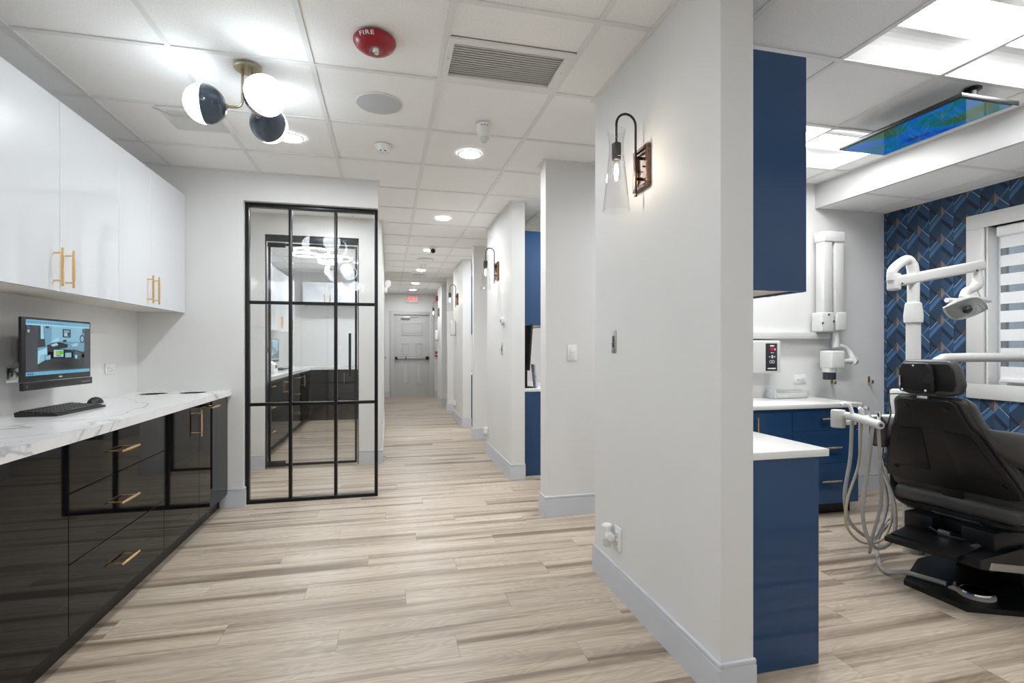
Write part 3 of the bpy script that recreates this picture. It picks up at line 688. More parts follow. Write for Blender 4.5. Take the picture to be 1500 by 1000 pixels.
# mouse
ms = thing('computer_mouse', 'black wireless mouse right of the keyboard on the counter', 'mouse', (-1.625, 3.40, CZ1))
rings = []
for k in range(9):
    tt = k / 8; yv = 3.345 + .115 * tt; wv = .031 * math.sin(PI * min(max(tt * .86 + .07, .03), .97)) ** .5; hv = .036 * math.sin(PI * (tt * .8 + .12)) ** .7
    rings.append([(-1.625 + wv * math.cos(a * PI / 8), yv, CZ1 + max(0, hv * math.sin(a * PI / 8)) + .0005) for a in range(0, 9)] + [(-1.625 - wv * .9, yv, CZ1 + .0004), (-1.625 + wv * .9, yv, CZ1 + .0004)][::1])
MB().ringmesh(rings).build('shell', 'black_plastic', ms, 50)
MB().cyl((-1.629, 3.375, CZ1 + .0215), (-1.621, 3.375, CZ1 + .0215), .007, n=14).build('scroll_wheel', 'text_dark', ms)
def outlet(label, c, out, gangs=1, m='plastic', kind='duplex', w=.07, hgt=.115, horiz=False, grp=None, plug=False):
    """wall plate at c on a wall whose outward normal is out ('x+','x-','y-')"""
    if horiz: w, hgt = hgt, w
    w = w * (1 + .66 * (gangs - 1)) if not horiz else w
    R = {'x+': R3(0, 0, PI / 2), 'x-': R3(0, 0, -PI / 2), 'y-': R3(0, 0, 0)}[out]
    c = Vector(c); r = thing('power_outlet' if kind == 'duplex' else ('light_switch' if kind == 'rocker' else 'wall_plate'), label, 'outlet' if kind == 'duplex' else ('switch' if kind == 'rocker' else 'wall plate'), tuple(c - Vector((0, 0, hgt / 2))), grp)
    def B(name, x, z, sx, sy, sz, y, m, par=r, b=.0): return MB().obox(c + R @ Vector((x, -y, z)), (sx, sy, sz), R, b, 2).build(name, m, par)
    pl = B('plate', 0, 0, w, .005, hgt, .003, m, r, .002)
    if kind == 'duplex':
        for g in range(gangs):
            gx = (g - (gangs - 1) / 2) * .046
            for s in (-1, 1):
                ox, oz = (gx, s * .02) if not horiz else (s * .02, 0)
                f = B('socket', ox, oz, .028 if not horiz else .032, .004, .032 if not horiz else .028, .0065, m, r, .002)
                for (dx, dz, a, bb) in [(-.006, .004, .002, .008), (.006, .004, .002, .008), (0, -.008, .005, .004)]:
                    if horiz: dx, dz, a, bb = dz, dx, bb, a
                    B('slot', ox + dx, oz + dz, a, .0006, bb, .0087, 'text_dark', f)
    if kind == 'rocker':
        B('rocker', 0, 0, .033, .006, .066, .007, m, r, .002); B('rocker_gap', 0, .0, .034, .0008, .001, .0102, 'silver')
    if kind == 'steel':
        B('slot', 0, .0, .018, .003, .055, .006, 'frame_grey', r, .002); B('toggle', 0, -.006, .008, .012, .012, .011, 'steel', r, .002)
        for s in (-1, 1): B('screw', 0, s * .046, .006, .002, .006, .0062, 'chrome', r)
    return r
outlet('wide steel outlet plate partly behind the wall monitor', (XL, 2.975, 1.058), 'x+', 1, 'steel', 'duplex', horiz=True)
outlet('white outlet on the grey wall right of the monitor', (XL, 3.848, 1.055), 'x+', 1, 'plastic', 'duplex', horiz=True)
outlet('white rocker light switch on the partition wall face', (1.277, 3.47, 1.156), 'y-', 1, 'plastic', 'rocker')
outlet('vertical steel plate with toggle on the nearest sconce wall', (XW, 2.332, 1.222), 'x-', 1, 'steel', 'steel', w=.045)
outlet('small steel plate below the thermostat on the second sconce wall', (XW, 4.885, 1.187), 'x-', 1, 'steel', 'steel', w=.045)
outlet('white outlet on the treatment room wall above the back counter', (3.213, 3.47, .941), 'y-', 1, 'plastic', 'duplex', horiz=True)
def freshener(label, y, z):
    r = thing('air_freshener', label, 'air freshener', (XW - .03, y + .045, z - .06), 'plug-in air fresheners low on the sconce walls')
    MB().lathe([(.014, -.03), (.022, -.026), (.022, -.006), (.016, .0)], (XW - .030, y + .02, z + .0), R3(PI / 2, 0, 0), 18).box(XW - .034, XW - .0095, y + .012, y + .028, z - .012, z + .012, .004).build('plug', 'plastic', r)
    MB().lathe([(.016, .0), (.022, .005), (.022, .05), (.026, .054), (.026, .068), (.02, .074), (.012, .075)], (XW - .032, y + .062, z - .02), n=20).build('cap', 'plastic', r)
    MB().lathe([(.017, -.035), (.019, -.030), (.019, -.002), (.012, .0)], (XW - .032, y + .062, z - .02), n=18).build('oil_bottle', 'glass_clear', r)
for (y, z, a) in [(2.285, .272, 'nearest'), (5.53, .265, 'second'), (8.25, .28, 'third')]:
    outlet('white outlet low on the %s sconce wall' % a, (XW, y, z), 'x-', 1, 'plastic', 'duplex')
    freshener('white plug-in air freshener on the %s sconce wall' % a, y, z)
outlet('white outlet low on the fourth sconce wall', (XW, 11.1, .35), 'x-', 1, 'plastic', 'duplex')

# ------------------------------------------------------------------ half-globe ceiling fixtures
def globe_fixture():
    r = thing('globe_ceiling_light', 'brass ceiling light with three half-white half-navy globes, nearest the wall cabinets', 'ceiling light', (0, 0, 0), 'three-globe ceiling lights')
    MB().lathe([(.001, 0), (.062, 0), (.062, -.010), (.057, -.016), (.001, -.017)], n=36).build('canopy', 'brass_dull', r)
    for ang in (180, -55, 72):
        a = math.radians(ang); d = Vector((math.cos(a), math.sin(a), 0)); s0 = d * .024
        zc = -.195
        pts = [s0 + Vector((0, 0, -.015)), s0 + Vector((0, 0, zc + .030))]
        for k in range(1, 7):
            q = k / 6 * PI / 2; pts.append(s0 + d * (.030 * (1 - math.cos(q))) + Vector((0, 0, zc + .030 - .030 * math.sin(q))))
        pts.append(d * .088 + Vector((0, 0, zc)))
        arm = MB().tube(pts, .0062, 10).cyl(s0 + Vector((0, 0, -.016)), s0 + Vector((0, 0, -.034)), .0095, n=12).build('arm', 'brass_dull', r)
        c = d * .180 + Vector((0, 0, zc)); R = d.to_track_quat('Z', 'Y').to_matrix(); rad = .089
        MB().cyl(d * .084 + Vector((0, 0, zc)), d * .097 + Vector((0, 0, zc)), .011, n=14).build('socket_collar', 'brass_dull', arm)
        pf = [(rad * math.sin(PI / 2 * k / 10), -rad * math.cos(PI / 2 * k / 10)) for k in range(0, 11)]; pf[0] = (.0005, -rad)
        MB().lathe(pf, c, R, 32, caps=False).build('navy_hemisphere', 'navy_globe', r, 60)
        pf2 = [(x * .997, -z) for (x, z) in pf][::-1]
        MB().lathe(pf2, c, R, 32, caps=False).build('lit_hemisphere', 'globe', r, 60)
    return r
gf = globe_fixture(); gf.location = (-.643, 2.639, H)
dup(gf, (-.643, .66, H), 0, 'brass three-globe ceiling light behind the viewer, reflected in the glass')
dup(gf, (-.643, -1.35, H), 0, 'farthest brass three-globe ceiling light behind the viewer, a faint reflection in the glass')

# ------------------------------------------------------------------ recessed downlights
dl = thing('downlight', 'round recessed downlight in the near corridor ceiling above the rocker switch', 'downlight', (0, 0, 0), 'round recessed downlights')
MB().lathe([(.066, .004), (.070, -.003), (.078, -.004), (.082, .0), (.082, .004)], n=36, caps=False).build('trim_ring', 'plastic', dl)
MB().lathe([(.0005, -.001), (.067, -.001), (.067, .003), (.0005, .003)], n=36, caps=False).build('lens', 'down', dl, 0)
dl.location = (.54, 3.476, H)
for (x, y, lb) in [(.54, 5.264, 'second downlight along the corridor, level with the second sconce'), (.54, 7.04, 'third corridor downlight, just behind the dome camera'), (.54, 8.868, 'fourth corridor downlight, behind the shallow dome'), (.54, 10.68, 'fifth corridor downlight, last but one before the exit sign'), (.54, 11.89, 'corridor downlight nearest the exit sign'),
                   (-.60, 3.47, 'downlight half hidden behind the lowest globe of the brass fixture'), (-.56, 4.90, 'downlight over the passage, seen at the top of the glass panel'), (-.95, 8.25, 'downlight in the far cabinet room'), (-1.0, 6.5, 'downlight added just inside the far cabinet room to brighten it'),  # last one here is added to brighten the far room
                   (-.6, 1.45, 'downlight added out of frame to brighten the counter and cabinets'), (-.6, -.35, 'fill downlight added over the near cabinets, out of frame'), (-.45, 8.3, 'downlight added near the far cabinet room back wall to brighten it'), (.54, -.10, 'downlight added for overall brightness just behind the viewer, out of frame'), (.54, -1.9, 'last downlight added for overall brightness behind the viewer, out of frame'),  # all here are added lamps, brightening the counter, hall and far room
                   (1.75, 4.1, 'downlight in the opening of the second treatment room'), (1.75, 7.3, 'downlight in the opening of the third treatment room')]:
    dup(dl, (x, y, H), 0, lb)

# ------------------------------------------------------------------ troffers in the treatment room
def troffer(label, y0, y1):
    x0, x1 = 2.034, 3.190; y0 += .014; y1 -= .014; ym = (y0 + y1) / 2
    r = thing('troffer_light', label, 'ceiling light', ((x0 + x1) / 2, ym, H), 'recessed troffers in the treatment room')
    b = MB(); z0 = H + .004
    for s in (-1, 1):      # curved side reflectors rising from the edge to the centre lens
        ye = ym + s * (y1 - y0) / 2; yi = ym + s * .105; pts = []
        for k in range(9):
            tt = k / 8; pts.append((ye + (yi - ye) * tt, z0 + .055 * math.sin(tt * PI * .60)))
        for k in range(8):
            p, q = pts[k], pts[k + 1]; b.poly([(x0, p[0], p[1]), (x1, p[0], p[1]), (x1, q[0], q[1]), (x0, q[0], q[1])])
    b.box(x0, x1, y0, y1, z0 + .066, z0 + .07).box(x0, x0 + .003, y0, y1, z0, z0 + .066).box(x1 - .003, x1, y0, y1, z0, z0 + .066)
    b.build('reflector', 'troff_side', r)
    pts = [(ym - .105 + .21 * k / 10, z0 + .060 - .018 * math.sin(PI * k / 10)) for k in range(11)]
    b = MB()
    for k in range(10):
        p, q = pts[k], pts[k + 1]; b.poly([(x0 + .06, p[0], p[1]), (x1 - .06, p[0], p[1]), (x1 - .06, q[0], q[1]), (x0 + .06, q[0], q[1])])
    b.build('lens', 'troff', r)
    MB().box(x0 - .004, x1 + .004, y0 - .004, y0, z0 - .003, z0 + .07).box(x0 - .004, x1 + .004, y1, y1 + .004, z0 - .003, z0 + .07).build('housing_edge', 'tbar', r, 0)
troffer('bright recessed ceiling troffer nearest the viewer in the treatment room', 1.341, 1.945)
troffer('bright recessed ceiling troffer behind the blue wall cabinet', 2.549, 3.153)
troffer('recessed ceiling troffer of the second treatment room', GY[13], GY[14]); troffer('recessed ceiling troffer of the third treatment room', GY[18], GY[19])

# ------------------------------------------------------------------ ceiling devices
ex = thing('exhaust_grille', 'white louvred exhaust grille filling a ceiling cell', 'vent', (.54, 2.36, H))
x0, x1, y0, y1 = .252, .822, 2.178, 2.542
MB().box(x0, x1, y0, y0 + .034, H - .010, H + .004, .003).box(x0, x1, y1 - .060, y1, H - .010, H + .004, .003).box(x0, x0 + .026, y0 + .034, y1 - .06, H - .010, H + .004, .003).box(x1 - .042, x1, y0 + .034, y1 - .06, H - .010, H + .004, .003).build('frame', 'tbar', ex)
ns = 15
for k in range(ns):
    yv = y0 + .040 + (y1 - y0 - .106) * k / (ns - 1)
    MB().obox(((x0 + x1) / 2 - .008, yv, H + .001), (x1 - x0 - .066, .0165, .0016), R3(math.radians(16), 0, 0)).build('louvre', 'plastic_ivory', ex, 0)
MB().box(x0 + .004, x1 - .004, y0 + .01, y1 - .01, H + .016, H + .02).build('back_plate', 'plastic_ivory', ex, 0)
for (x, y) in [(x0 + .012, 2.33), (x1 - .018, 2.33)]: MB().cyl((x, y, H - .010), (x, y, H - .0125), .004, n=10).build('screw', 'steel', ex)
dv = thing('air_diffuser', 'white perforated ceiling diffuser with a clear deflector, left of the globe light', 'vent', (-1.07, 3.33, H))
MB().box(-1.235, -.905, 3.175, 3.475, H - .008, H + .004, .003).build('frame', 'plastic', dv)
MB().box(-1.20, -.94, 3.205, 3.445, H - .012, H - .0085).build('perforated_panel', 'plastic_ivory', dv, 0)
b = MB()
for (a, bb) in [((-1.25, H - .006), (-1.15, H - .055)), ((-.93, H - .055), (-.895, H - .006))]: pass
b.prism([(-1.255, H - .008), (-1.16, H - .042), (-.965, H - .042), (-.90, H - .008), (-.903, H - .0075), (-.967, H - .040), (-1.158, H - .040), (-1.252, H - .0075)], 'y', 3.17, 3.20)
b.build('deflector', 'glass_clear', dv)
fs = thing('fire_strobe', 'red ceiling fire strobe marked FIRE with a clear lens', 'fire alarm', (-.057, 2.278, H))
prof = [(.001, 0), (.084, 0), (.089, -.006), (.090, -.014), (.083, -.028), (.066, -.042), (.048, -.049), (.040, -.050), (.001, -.050)]
MB().lathe(prof, (-.057, 2.278, H), n=40).build('housing', 'red', fs)
MB().lathe([(.001, -.049), (.030, -.049), (.030, -.062), (.026, -.074), (.012, -.080), (.001, -.081)], (-.052, 2.262, H), n=22).build('strobe_lens', 'glass_clear', fs)
MB().lathe([(.001, -.050), (.016, -.050), (.013, -.068), (.001, -.070)], (-.052, 2.262, H), n=16).build('flash_tube', 'chrome', fs)
MB().cyl((-.105, 2.255, H - .0395), (-.106, 2.254, H - .044), .004, n=10).build('test_hole', 'text_dark', fs)
def fire_map(co):      # wrap the word round the sloping rim, readable from the approach side
    a = math.radians(-112) + co.x / .078; rr = .0905 - (co.y + .018) * .0 - max(0, (.012 + co.y)) * 0; zz = -.021 + co.y * .66; rad = .0868 + (zz + .021) * .55
    return Vector((-.057 + (rad + .0006 + co.z) * math.cos(a), 2.278 + (rad + .0006 + co.z) * math.sin(a), H + zz))
text('word', 'FIRE', .030, 'text_white', fs, None, fire_map)
sp = thing('ceiling_speaker', 'round flat grey ceiling speaker beside the fire strobe', 'speaker', (-.05, 2.872, H))
MB().lathe([(.001, -.006), (.112, -.006), (.117, -.004), (.118, .004)], (-.05, 2.872, H), n=48).build('grille', 'plastic_grey', sp)
MB().lathe([(.118, .004), (.118, -.0035), (.121, -.002), (.122, .004)], (-.05, 2.872, H), n=48, caps=False).build('rim', 'plastic', sp)
def smoke(label, x, y):
    r = thing('smoke_detector', label, 'detector', (x, y, H), 'white ceiling smoke detectors')
    MB().lathe([(.001, 0), (.055, 0), (.056, -.006), (.050, -.012), (.034, -.030), (.033, -.034)], (x, y, H), n=32).build('base', 'plastic', r)
    MB().lathe([(.033, -.033), (.030, -.040), (.028, -.046), (.001, -.048)], (x, y, H), n=28).build('chamber', 'plastic', r)
    for k in range(6):
        a = k * PI / 3; MB().obox((x + .0305 * math.cos(a), y + .0305 * math.sin(a), H - .040), (.003, .013, .006), R3(0, 0, a)).build('chamber_slot', 'text_dark', r, 0)
smoke('white smoke detector on the near ceiling below the flat grey speaker', -.035, 3.46)
smoke('white smoke detector in the corridor ceiling beyond the dome camera', .539, 8.28)
ms_ = thing('motion_sensor', 'white cylindrical motion sensor hanging from the ceiling near the exhaust grille', 'sensor', (.55, 2.99, H - .1))
MB().lathe([(.001, 0), (.043, 0), (.044, -.010), (.042, -.055), (.032, -.078), (.030, -.080)], (.55, 2.99, H), n=28).build('body', 'plastic', ms_)
MB().lathe([(.030, -.078), (.028, -.094), (.018, -.105), (.001, -.109)], (.55, 2.99, H), n=24).build('sensor_dome', 'plastic_ivory', ms_)
for k in range(3):
    a = math.radians(-118 + 22 * k); MB().obox((.55 + .0432 * math.cos(a), 2.99 + .0432 * math.sin(a), H - .020), (.0008, .011, .004), R3(0, 0, a)).build('printed_mark', 'text_dark', ms_, 0)
cm = thing('dome_camera', 'white corridor ceiling camera with a black lens', 'camera', (.566, 6.79, H - .08))
MB().lathe([(.001, 0), (.055, 0), (.055, -.02), (.040, -.030)], (.566, 6.79, H), n=28).build('mount', 'plastic', cm)
MB().lathe([(.0005, -.042)] + [(.042 * math.sin(PI * k / 12), -.042 * math.cos(PI * k / 12)) for k in range(1, 12)] + [(.0005, .042)], (.566, 6.79, H - .045), n=28, caps=False).build('eyeball', 'plastic', cm, 60)
MB().cyl((.566, 6.755, H - .055), (.566, 6.743, H - .060), .030, .026, 20).build('lens', 'black_plastic', cm)
for (x, y, dz, lb) in [(.536, 7.76, .045, 'shallow white dome on the corridor ceiling behind the camera'), (.543, 9.46, .02, 'flat white disc on the far corridor ceiling'), (.54, 12.35, .015, 'flat round vent on the ceiling just before the exit sign')]:
    r = thing('ceiling_dome', lb, 'speaker', (x, y, H), 'round ceiling domes along the corridor')
    MB().lathe([(.001, -dz), (.05, -dz * .95), (.085, -dz * .6), (.105, -.006), (.108, 0)], (x, y, H), n=32).build('cover', 'plastic', r)
    MB().lathe([(.108, .0), (.108, -.005), (.118, -.004), (.12, 0)], (x, y, H), n=32, caps=False).build('rim', 'plastic_grey', r)

# ------------------------------------------------------------------ wall sconces
def sconce():
    """local: wall plane x = 0, fixture towards -x, z measured from the floor"""
    r = thing('wall_sconce', 'bronze gooseneck wall sconce with clear glass shade on the nearest sconce wall', 'wall light', (0, 0, 0), 'bronze glass-shade wall sconces')
    zc = 1.967; w, hh = .066, .090
    def frame_box(x0, x1, w, hh, t, name, m):
        b = MB()
        b.box(x0, x1, -w, w, zc + hh - t, zc + hh, .002, 1).box(x0, x1, -w, w, zc - hh, zc - hh + t, .002, 1).box(x0, x1, -w, -w + t, zc - hh + t, zc + hh - t, .002, 1).box(x0, x1, w - t, w, zc - hh + t, zc + hh - t, .002, 1)
        b.build(name, m, r)
    frame_box(-.020, 0, w, hh, .014, 'backplate_rim', 'bronze'); frame_box(-.013, 0, w - .017, hh - .017, .012, 'inner_rim', 'bronze')
    MB().box(-.006, 0, -w + .01, w - .01, zc - hh + .01, zc + hh - .01).build('backplate', 'bronze', r, 0)
    xr, xs_ = -.038, -.128; xm = (xr + xs_) / 2; ra = (xr - xs_) / 2; zt = 2.150
    pts = [(xr, 0, 1.853), (xr, 0, 1.95), (xr, 0, zt)] + [(xm + ra * math.cos(q * PI / 12), 0, zt + ra * 1.05 * math.sin(q * PI / 12)) for q in range(1, 12)] + [(xs_, 0, zt), (xs_, 0, 2.06)]
    ar = MB().tube(pts, .0052, 10).build('gooseneck_arm', 'bronze_dark', r)
    MB().lathe([(.004, 1.862), (.007, 1.850), (.008, 1.846), (.001, 1.843)], (xr, 0, 0), n=12).build('finial', 'bronze', ar)
    for dz in (.045, -.045): MB().cyl((0, 0, zc + dz), (xr, 0, zc + dz), .0065, n=10).build('standoff', 'bronze_dark', ar)
    for s in (-1, 1): MB().cyl((-.006, s * .032, zc), (-.022, s * .032, zc), .004, n=8).build('plate_screw', 'bronze_dark', r)
    MB().lathe([(.001, 2.066), (.0195, 2.066), (.0205, 2.062), (.0205, 2.022), (.019, 2.018), (.019, 2.000), (.016, 1.996), (.001, 1.996)], (xs_, 0, 0), n=22).build('socket', 'bronze_dark', r)
    MB().cyl((xs_ , -.036, 2.008), (xs_, .036, 2.008), .003, n=8).build('shade_pin', 'bronze_dark', r)
    MB().lathe([(.0395, 2.124), (.034, 2.090), (.0305, 2.058), (.0305, 2.046), (.033, 2.010), (.044, 1.905), (.0575, 1.776), (.0560, 1.776), (.0425, 1.905), (.0315, 2.010), (.0290, 2.046), (.0290, 2.058), (.0325, 2.090), (.0380, 2.124)], (xs_, 0, 0), n=36, caps=False, closed=True).build('glass_shade', 'glass_shade', r)
    bl = MB().lathe([(.010, 1.998), (.012, 1.985), (.0155, 1.965), (.0155, 1.925), (.012, 1.910), (.001, 1.904)], (xs_, 0, 0), n=20).build('bulb', 'glass_shade', r)
    MB().lathe([(.001, 1.980), (.006, 1.976), (.0075, 1.955), (.0075, 1.930), (.001, 1.922)], (xs_, 0, 0), n=12).build('filament', 'filament', bl)
    return r
sc0 = sconce(); sc0.location = (XW, 2.035, 0)
for (y, lb) in [(5.085, 'second bronze glass-shade wall sconce along the corridor'), (8.16, 'third bronze glass-shade wall sconce along the corridor'), (11.25, 'bronze glass-shade wall sconce nearest the exit door')]:
    dup(sc0, (XW, y, 0), 0, lb)

# ------------------------------------------------------------------ small corridor things
th = thing('thermostat', 'round white thermostat on the second sconce wall', 'thermostat', (XW, 4.824, 1.40))
MB().cyl((XW, 4.824, 1.45), (XW - .008, 4.824, 1.45), .045, n=28).build('base', 'plastic', th)
MB().cyl((XW - .008, 4.824, 1.45), (XW - .030, 4.824, 1.45), .041, .037, 28).build('dial', 'plastic', th)
MB().cyl((XW - .030, 4.824, 1.45), (XW - .0315, 4.824, 1.45), .018, n=20).build('display', 'text_dark', th)
def dispenser(label, y, z, hgt):
    r = thing('wall_dispenser', label, 'dispenser', (XW, y, z - hgt / 2), 'white wall dispensers')
    MB().box(XW - .085, XW, y - .06, y + .06, z - hgt / 2, z + hgt / 2, .022, 3).build('body', 'plastic', r)
    MB().box(XW - .088, XW - .082, y - .03, y + .03, z + hgt * .12, z + hgt * .32, .003).build('window', 'plastic_grey', r)
    MB().box(XW - .075, XW - .01, y - .045, y + .045, z - hgt / 2 - .014, z - hgt / 2 + .004, .005).build('nozzle_tray', 'plastic_grey', r)
dispenser('white sanitizer dispenser on the third sconce wall', 8.46, 1.525, .24); dispenser('white dispenser on the fourth sconce wall', 11.35, 1.47, .22)
fh = thing('fire_horn', 'red fire horn high on the fourth sconce wall', 'fire alarm', (XW, 11.60, 2.24))
MB().box(XW - .045, XW, 11.54, 11.66, 2.24, 2.36, .01).build('housing', 'red', fh); MB().box(XW - .062, XW - .045, 11.57, 11.63, 2.27, 2.31, .006).build('strobe', 'glass_clear', fh)
fpull = thing('fire_pull_station', 'small red fire pull station beside the exit door', 'fire alarm', (1.165, 12.75, .98))
MB().box(1.118, 1.212, 12.70, 12.75, .98, 1.11, .006).build('housing', 'red', fpull); MB().box(1.13, 1.20, 12.69, 12.70, 1.02, 1.045, .003).build('pull_lever', 'text_white', fpull)
exs = thing('exit_sign', 'lit red EXIT sign on the wall above the exit door', 'exit sign', (.56, 12.75, 2.29))
MB().box(.418, .702, 12.705, 12.75, 2.288, 2.464, .010).build('housing', 'exit_white', exs)
MB().box(.440, .680, 12.702, 12.7045, 2.306, 2.446).build('face', 'exit_white', exs, 0)
text('exit_word', 'EXIT', .135, 'exit_red', exs, Matrix.Translation((.56, 12.700, 2.376)) @ Matrix.Diagonal((.72, 1, 1, 1)) @ Euler((PI / 2, 0, 0)).to_matrix().to_4x4())
for s in (-1, 1): MB().prism([(.56 + s * .098, 2.400), (.56 + s * .118, 2.376), (.56 + s * .098, 2.352)], 'y', 12.699, 12.7015).build('chevron', 'exit_red', exs, 0)
em = thing('emergency_light', 'white twin-head emergency light on the left corridor wall', 'emergency light', (-.08, 9.2, 2.2))
MB().box(-.088, -.02, 9.08, 9.32, 2.15, 2.24, .012).build('battery_box', 'plastic', em)
for y in (9.10, 9.29):
    MB().cyl((-.045, y, 2.24), (-.03, y, 2.29), .012, n=10).build('swivel', 'plastic', em)
    MB().lathe([(.02, -.03), (.045, -.02), (.055, .03), (.05, .034), (.001, .034)], (-.02, y, 2.315), R3(PI * .62, 0, .4), 20).build('lamp_head', 'plastic', em)

# ------------------------------------------------------------------ far cabinet room seen through the glass
G2 = 'black gloss base cabinets in the far room'
XF2 = -1.25
def lab_base_left(label, y0, y1, fronts):
    r = thing('base_cabinet', label, 'cabinet', (XF2 - .25, (y0 + y1) / 2, 0), G2)
    MB().box(XL + .003, XF2 - .02, y0 + .0005, y1 - .0005, .10, .836).build('body', 'black_carc', r, 0); MB().box(XL + .003, -1.32, y0 + .0005, y1 - .0005, 0, .10).build('toe_kick', 'black_carc', r, 0)
    for (kind, a, b, z0, z1, hp) in fronts:
        f = MB().box(XF2 - .02, XF2, a + .0015, b - .0015, z0 + .0015, z1 - .0015).build(kind, 'black_gloss', r, 0)
        if hp: pull_bar(f, (XF2, hp[0], hp[1]), hp[2], .17, (1, 0, 0))
def drawers(y0, y1): return [('drawer_front', y0, y1, a, b, ((y0 + y1) / 2, (a + b) / 2 + .03, YA)) for (a, b) in [(.642, .834), (.375, .642), (.105, .375)]]
lab_base_left('black gloss drawer cabinet just inside the far room doorway', 5.62, 6.55, drawers(5.62, 6.55))
lab_base_left('black gloss two-door cabinet with paired brass pulls in the far room', 6.55, 7.45, [('door', 6.55, 7.0, .105, .834, (6.955, .70, ZA)), ('door', 7.0, 7.45, .105, .834, (7.045, .70, ZA))])
lab_base_left('black gloss drawer cabinet in the middle of the far room run', 7.45, 8.15, drawers(7.45, 8.15))
lab_base_left('black gloss door cabinet at the far room corner', 8.15, 8.885, [('door', 8.15, 8.60, .105, .834, (8.2, .70, ZA)), ('door', 8.60, 8.885, .105, .834, None)])
def lab_base_back(label, x0, x1, kind):
    r = thing('base_cabinet', label, 'cabinet', ((x0 + x1) / 2, 9.2, 0), G2)
    MB().box(x0 + .0005, x1 - .0005, 8.91, 9.547, .10, .836).build('body', 'black_carc', r, 0); MB().box(x0 + .0005, x1 - .0005, 8.965, 9.547, 0, .10).build('toe_kick', 'black_carc', r, 0)
    xm = (x0 + x1) / 2
    if kind == 'door':
        f = MB().box(x0 + .0015, x1 - .0015, 8.89, 8.91, .105, .834).build('door', 'black_gloss', r, 0); pull_bar(f, (x1 - .05, 8.89, .70), ZA, .17, (0, -1, 0))
    else:
        for (a, b) in [(.642, .834), (.375, .642), (.105, .375)]:
            f = MB().box(x0 + .0015, x1 - .0015, 8.89, 8.91, a + .0015, b - .0015).build('drawer_front', 'black_gloss', r, 0); pull_bar(f, (xm, 8.89, (a + b) / 2 + .03), (1, 0, 0), .17, (0, -1, 0))
lab_base_back('black gloss door cabinet on the far room back wall', -1.247, -.66, 'door'); lab_base_back('black gloss drawer cabinet on the far room back wall', -.66, -.203, 'drawers')
tag(MB().box(XL + .001, -1.225, 5.61, 9.548, .837, .876).box(-1.225, -.203, 8.868, 9.548, .837, .876).build('countertop', 'marble', None, 0), 'white L-shaped countertop in the far cabinet room', 'countertop')
G3 = 'white gloss wall cabinets in the far room'
def lab_upper(label, x0, x1, y0, y1, z0, z1, side, n):
    r = thing('wall_cabinet', label, 'cabinet', ((x0 + x1) / 2, (y0 + y1) / 2, z0), G3)
    if side == 'x':
        MB().box(x0, x1 - .02, y0, y1, z0, z1).build('body', 'white_gloss', r, 0)
        for k in range(n):
            a, b = y0 + (y1 - y0) * k / n, y0 + (y1 - y0) * (k + 1) / n
            d = MB().box(x1 - .02, x1, a + .0015, b - .0015, z0, z1).build('door', 'white_gloss', r, 0)
            pull_bar(d, (x1, b - .045 if k % 2 == 0 else a + .045, z0 + .11), ZA, .17, (1, 0, 0))
    else:
        MB().box(x0, x1, y0 + .02, y1, z0, z1).build('body', 'white_gloss', r, 0)
        for k in range(n):
            a, b = x0 + (x1 - x0) * k / n, x0 + (x1 - x0) * (k + 1) / n
            d = MB().box(a + .0015, b - .0015, y0, y0 + .02, z0, z1).build('door', 'white_gloss', r, 0)
            pull_bar(d, (b - .045 if k % 2 == 0 else a + .045, y0, z0 + .10), ZA, .15, (0, -1, 0))
lab_upper('white gloss wall cabinet on the left in the far room', XL + .003, -1.45, 5.62, 7.2, 1.43, 2.25, 'x', 4)
lab_upper('white gloss wall cabinet on the far room left wall, near its corner', XL + .003, -1.45, 7.201, 8.75, 1.43, 2.25, 'x', 4)
lab_upper('short white wall cabinet high on the far room back wall', -1.40, -.203, 9.2, 9.547, 1.925, 2.30, 'y', 3)
mo2 = thing('wall_monitor', 'black monitor on the far room wall, seen through the glass door', 'monitor', (-1.62, 8.2, .99))
MB().box(-1.62, -1.595, 7.72, 8.30, .99, 1.32, .004).build('housing', 'black_plastic', mo2); MB().box(XL, -1.62, 7.95, 8.07, 1.10, 1.2).build('wall_mount', 'black_plastic', mo2, 0)
flat_print('screen', [(l, p, c) for (l, p, c) in pic], lambda u, v, l: (-1.5947 + l, 7.735 + .55 * u, 1.02 + .29 * v), 'screen', mo2, .00012)
dvc = thing('tabletop_scanner', 'white tabletop device with a small display in the far room', 'device', (-1.42, 6.78, .876))
MB().prism([(-1.52, .876), (-1.33, .876), (-1.345, .99), (-1.40, 1.03), (-1.52, 1.03)], 'y', 6.66, 6.88).build('base', 'plastic', dvc, bevel=.008)
MB().prism([(-1.52, 1.032), (-1.42, 1.032), (-1.43, 1.10), (-1.47, 1.19), (-1.52, 1.20)], 'y', 6.68, 6.86).build('upper_housing', 'plastic', dvc, bevel=.012)
MB().obox((-1.3385, 6.80, .955), (.004, .07, .05), R3(0, .13 - PI, 0)).build('display', 'text_dark', dvc, 0)
k2_ = thing('keyboard', 'black keyboard on the far room counter', 'keyboard', (-1.52, 8.1, .876))
MB().box(-1.60, -1.45, 7.85, 8.3, .876, .893, .004).build('base', 'black_plastic', k2_)
for k in range(5): MB().box(-1.59 + k * .027, -1.57 + k * .027, 7.87, 8.28, .893, .897, .002).build('key_row', 'black_plastic', k2_)
outlet('white outlet on the far room back wall above the counter', (-.86, 9.55, 1.19), 'y-', 1, 'plastic', 'duplex', horiz=True)
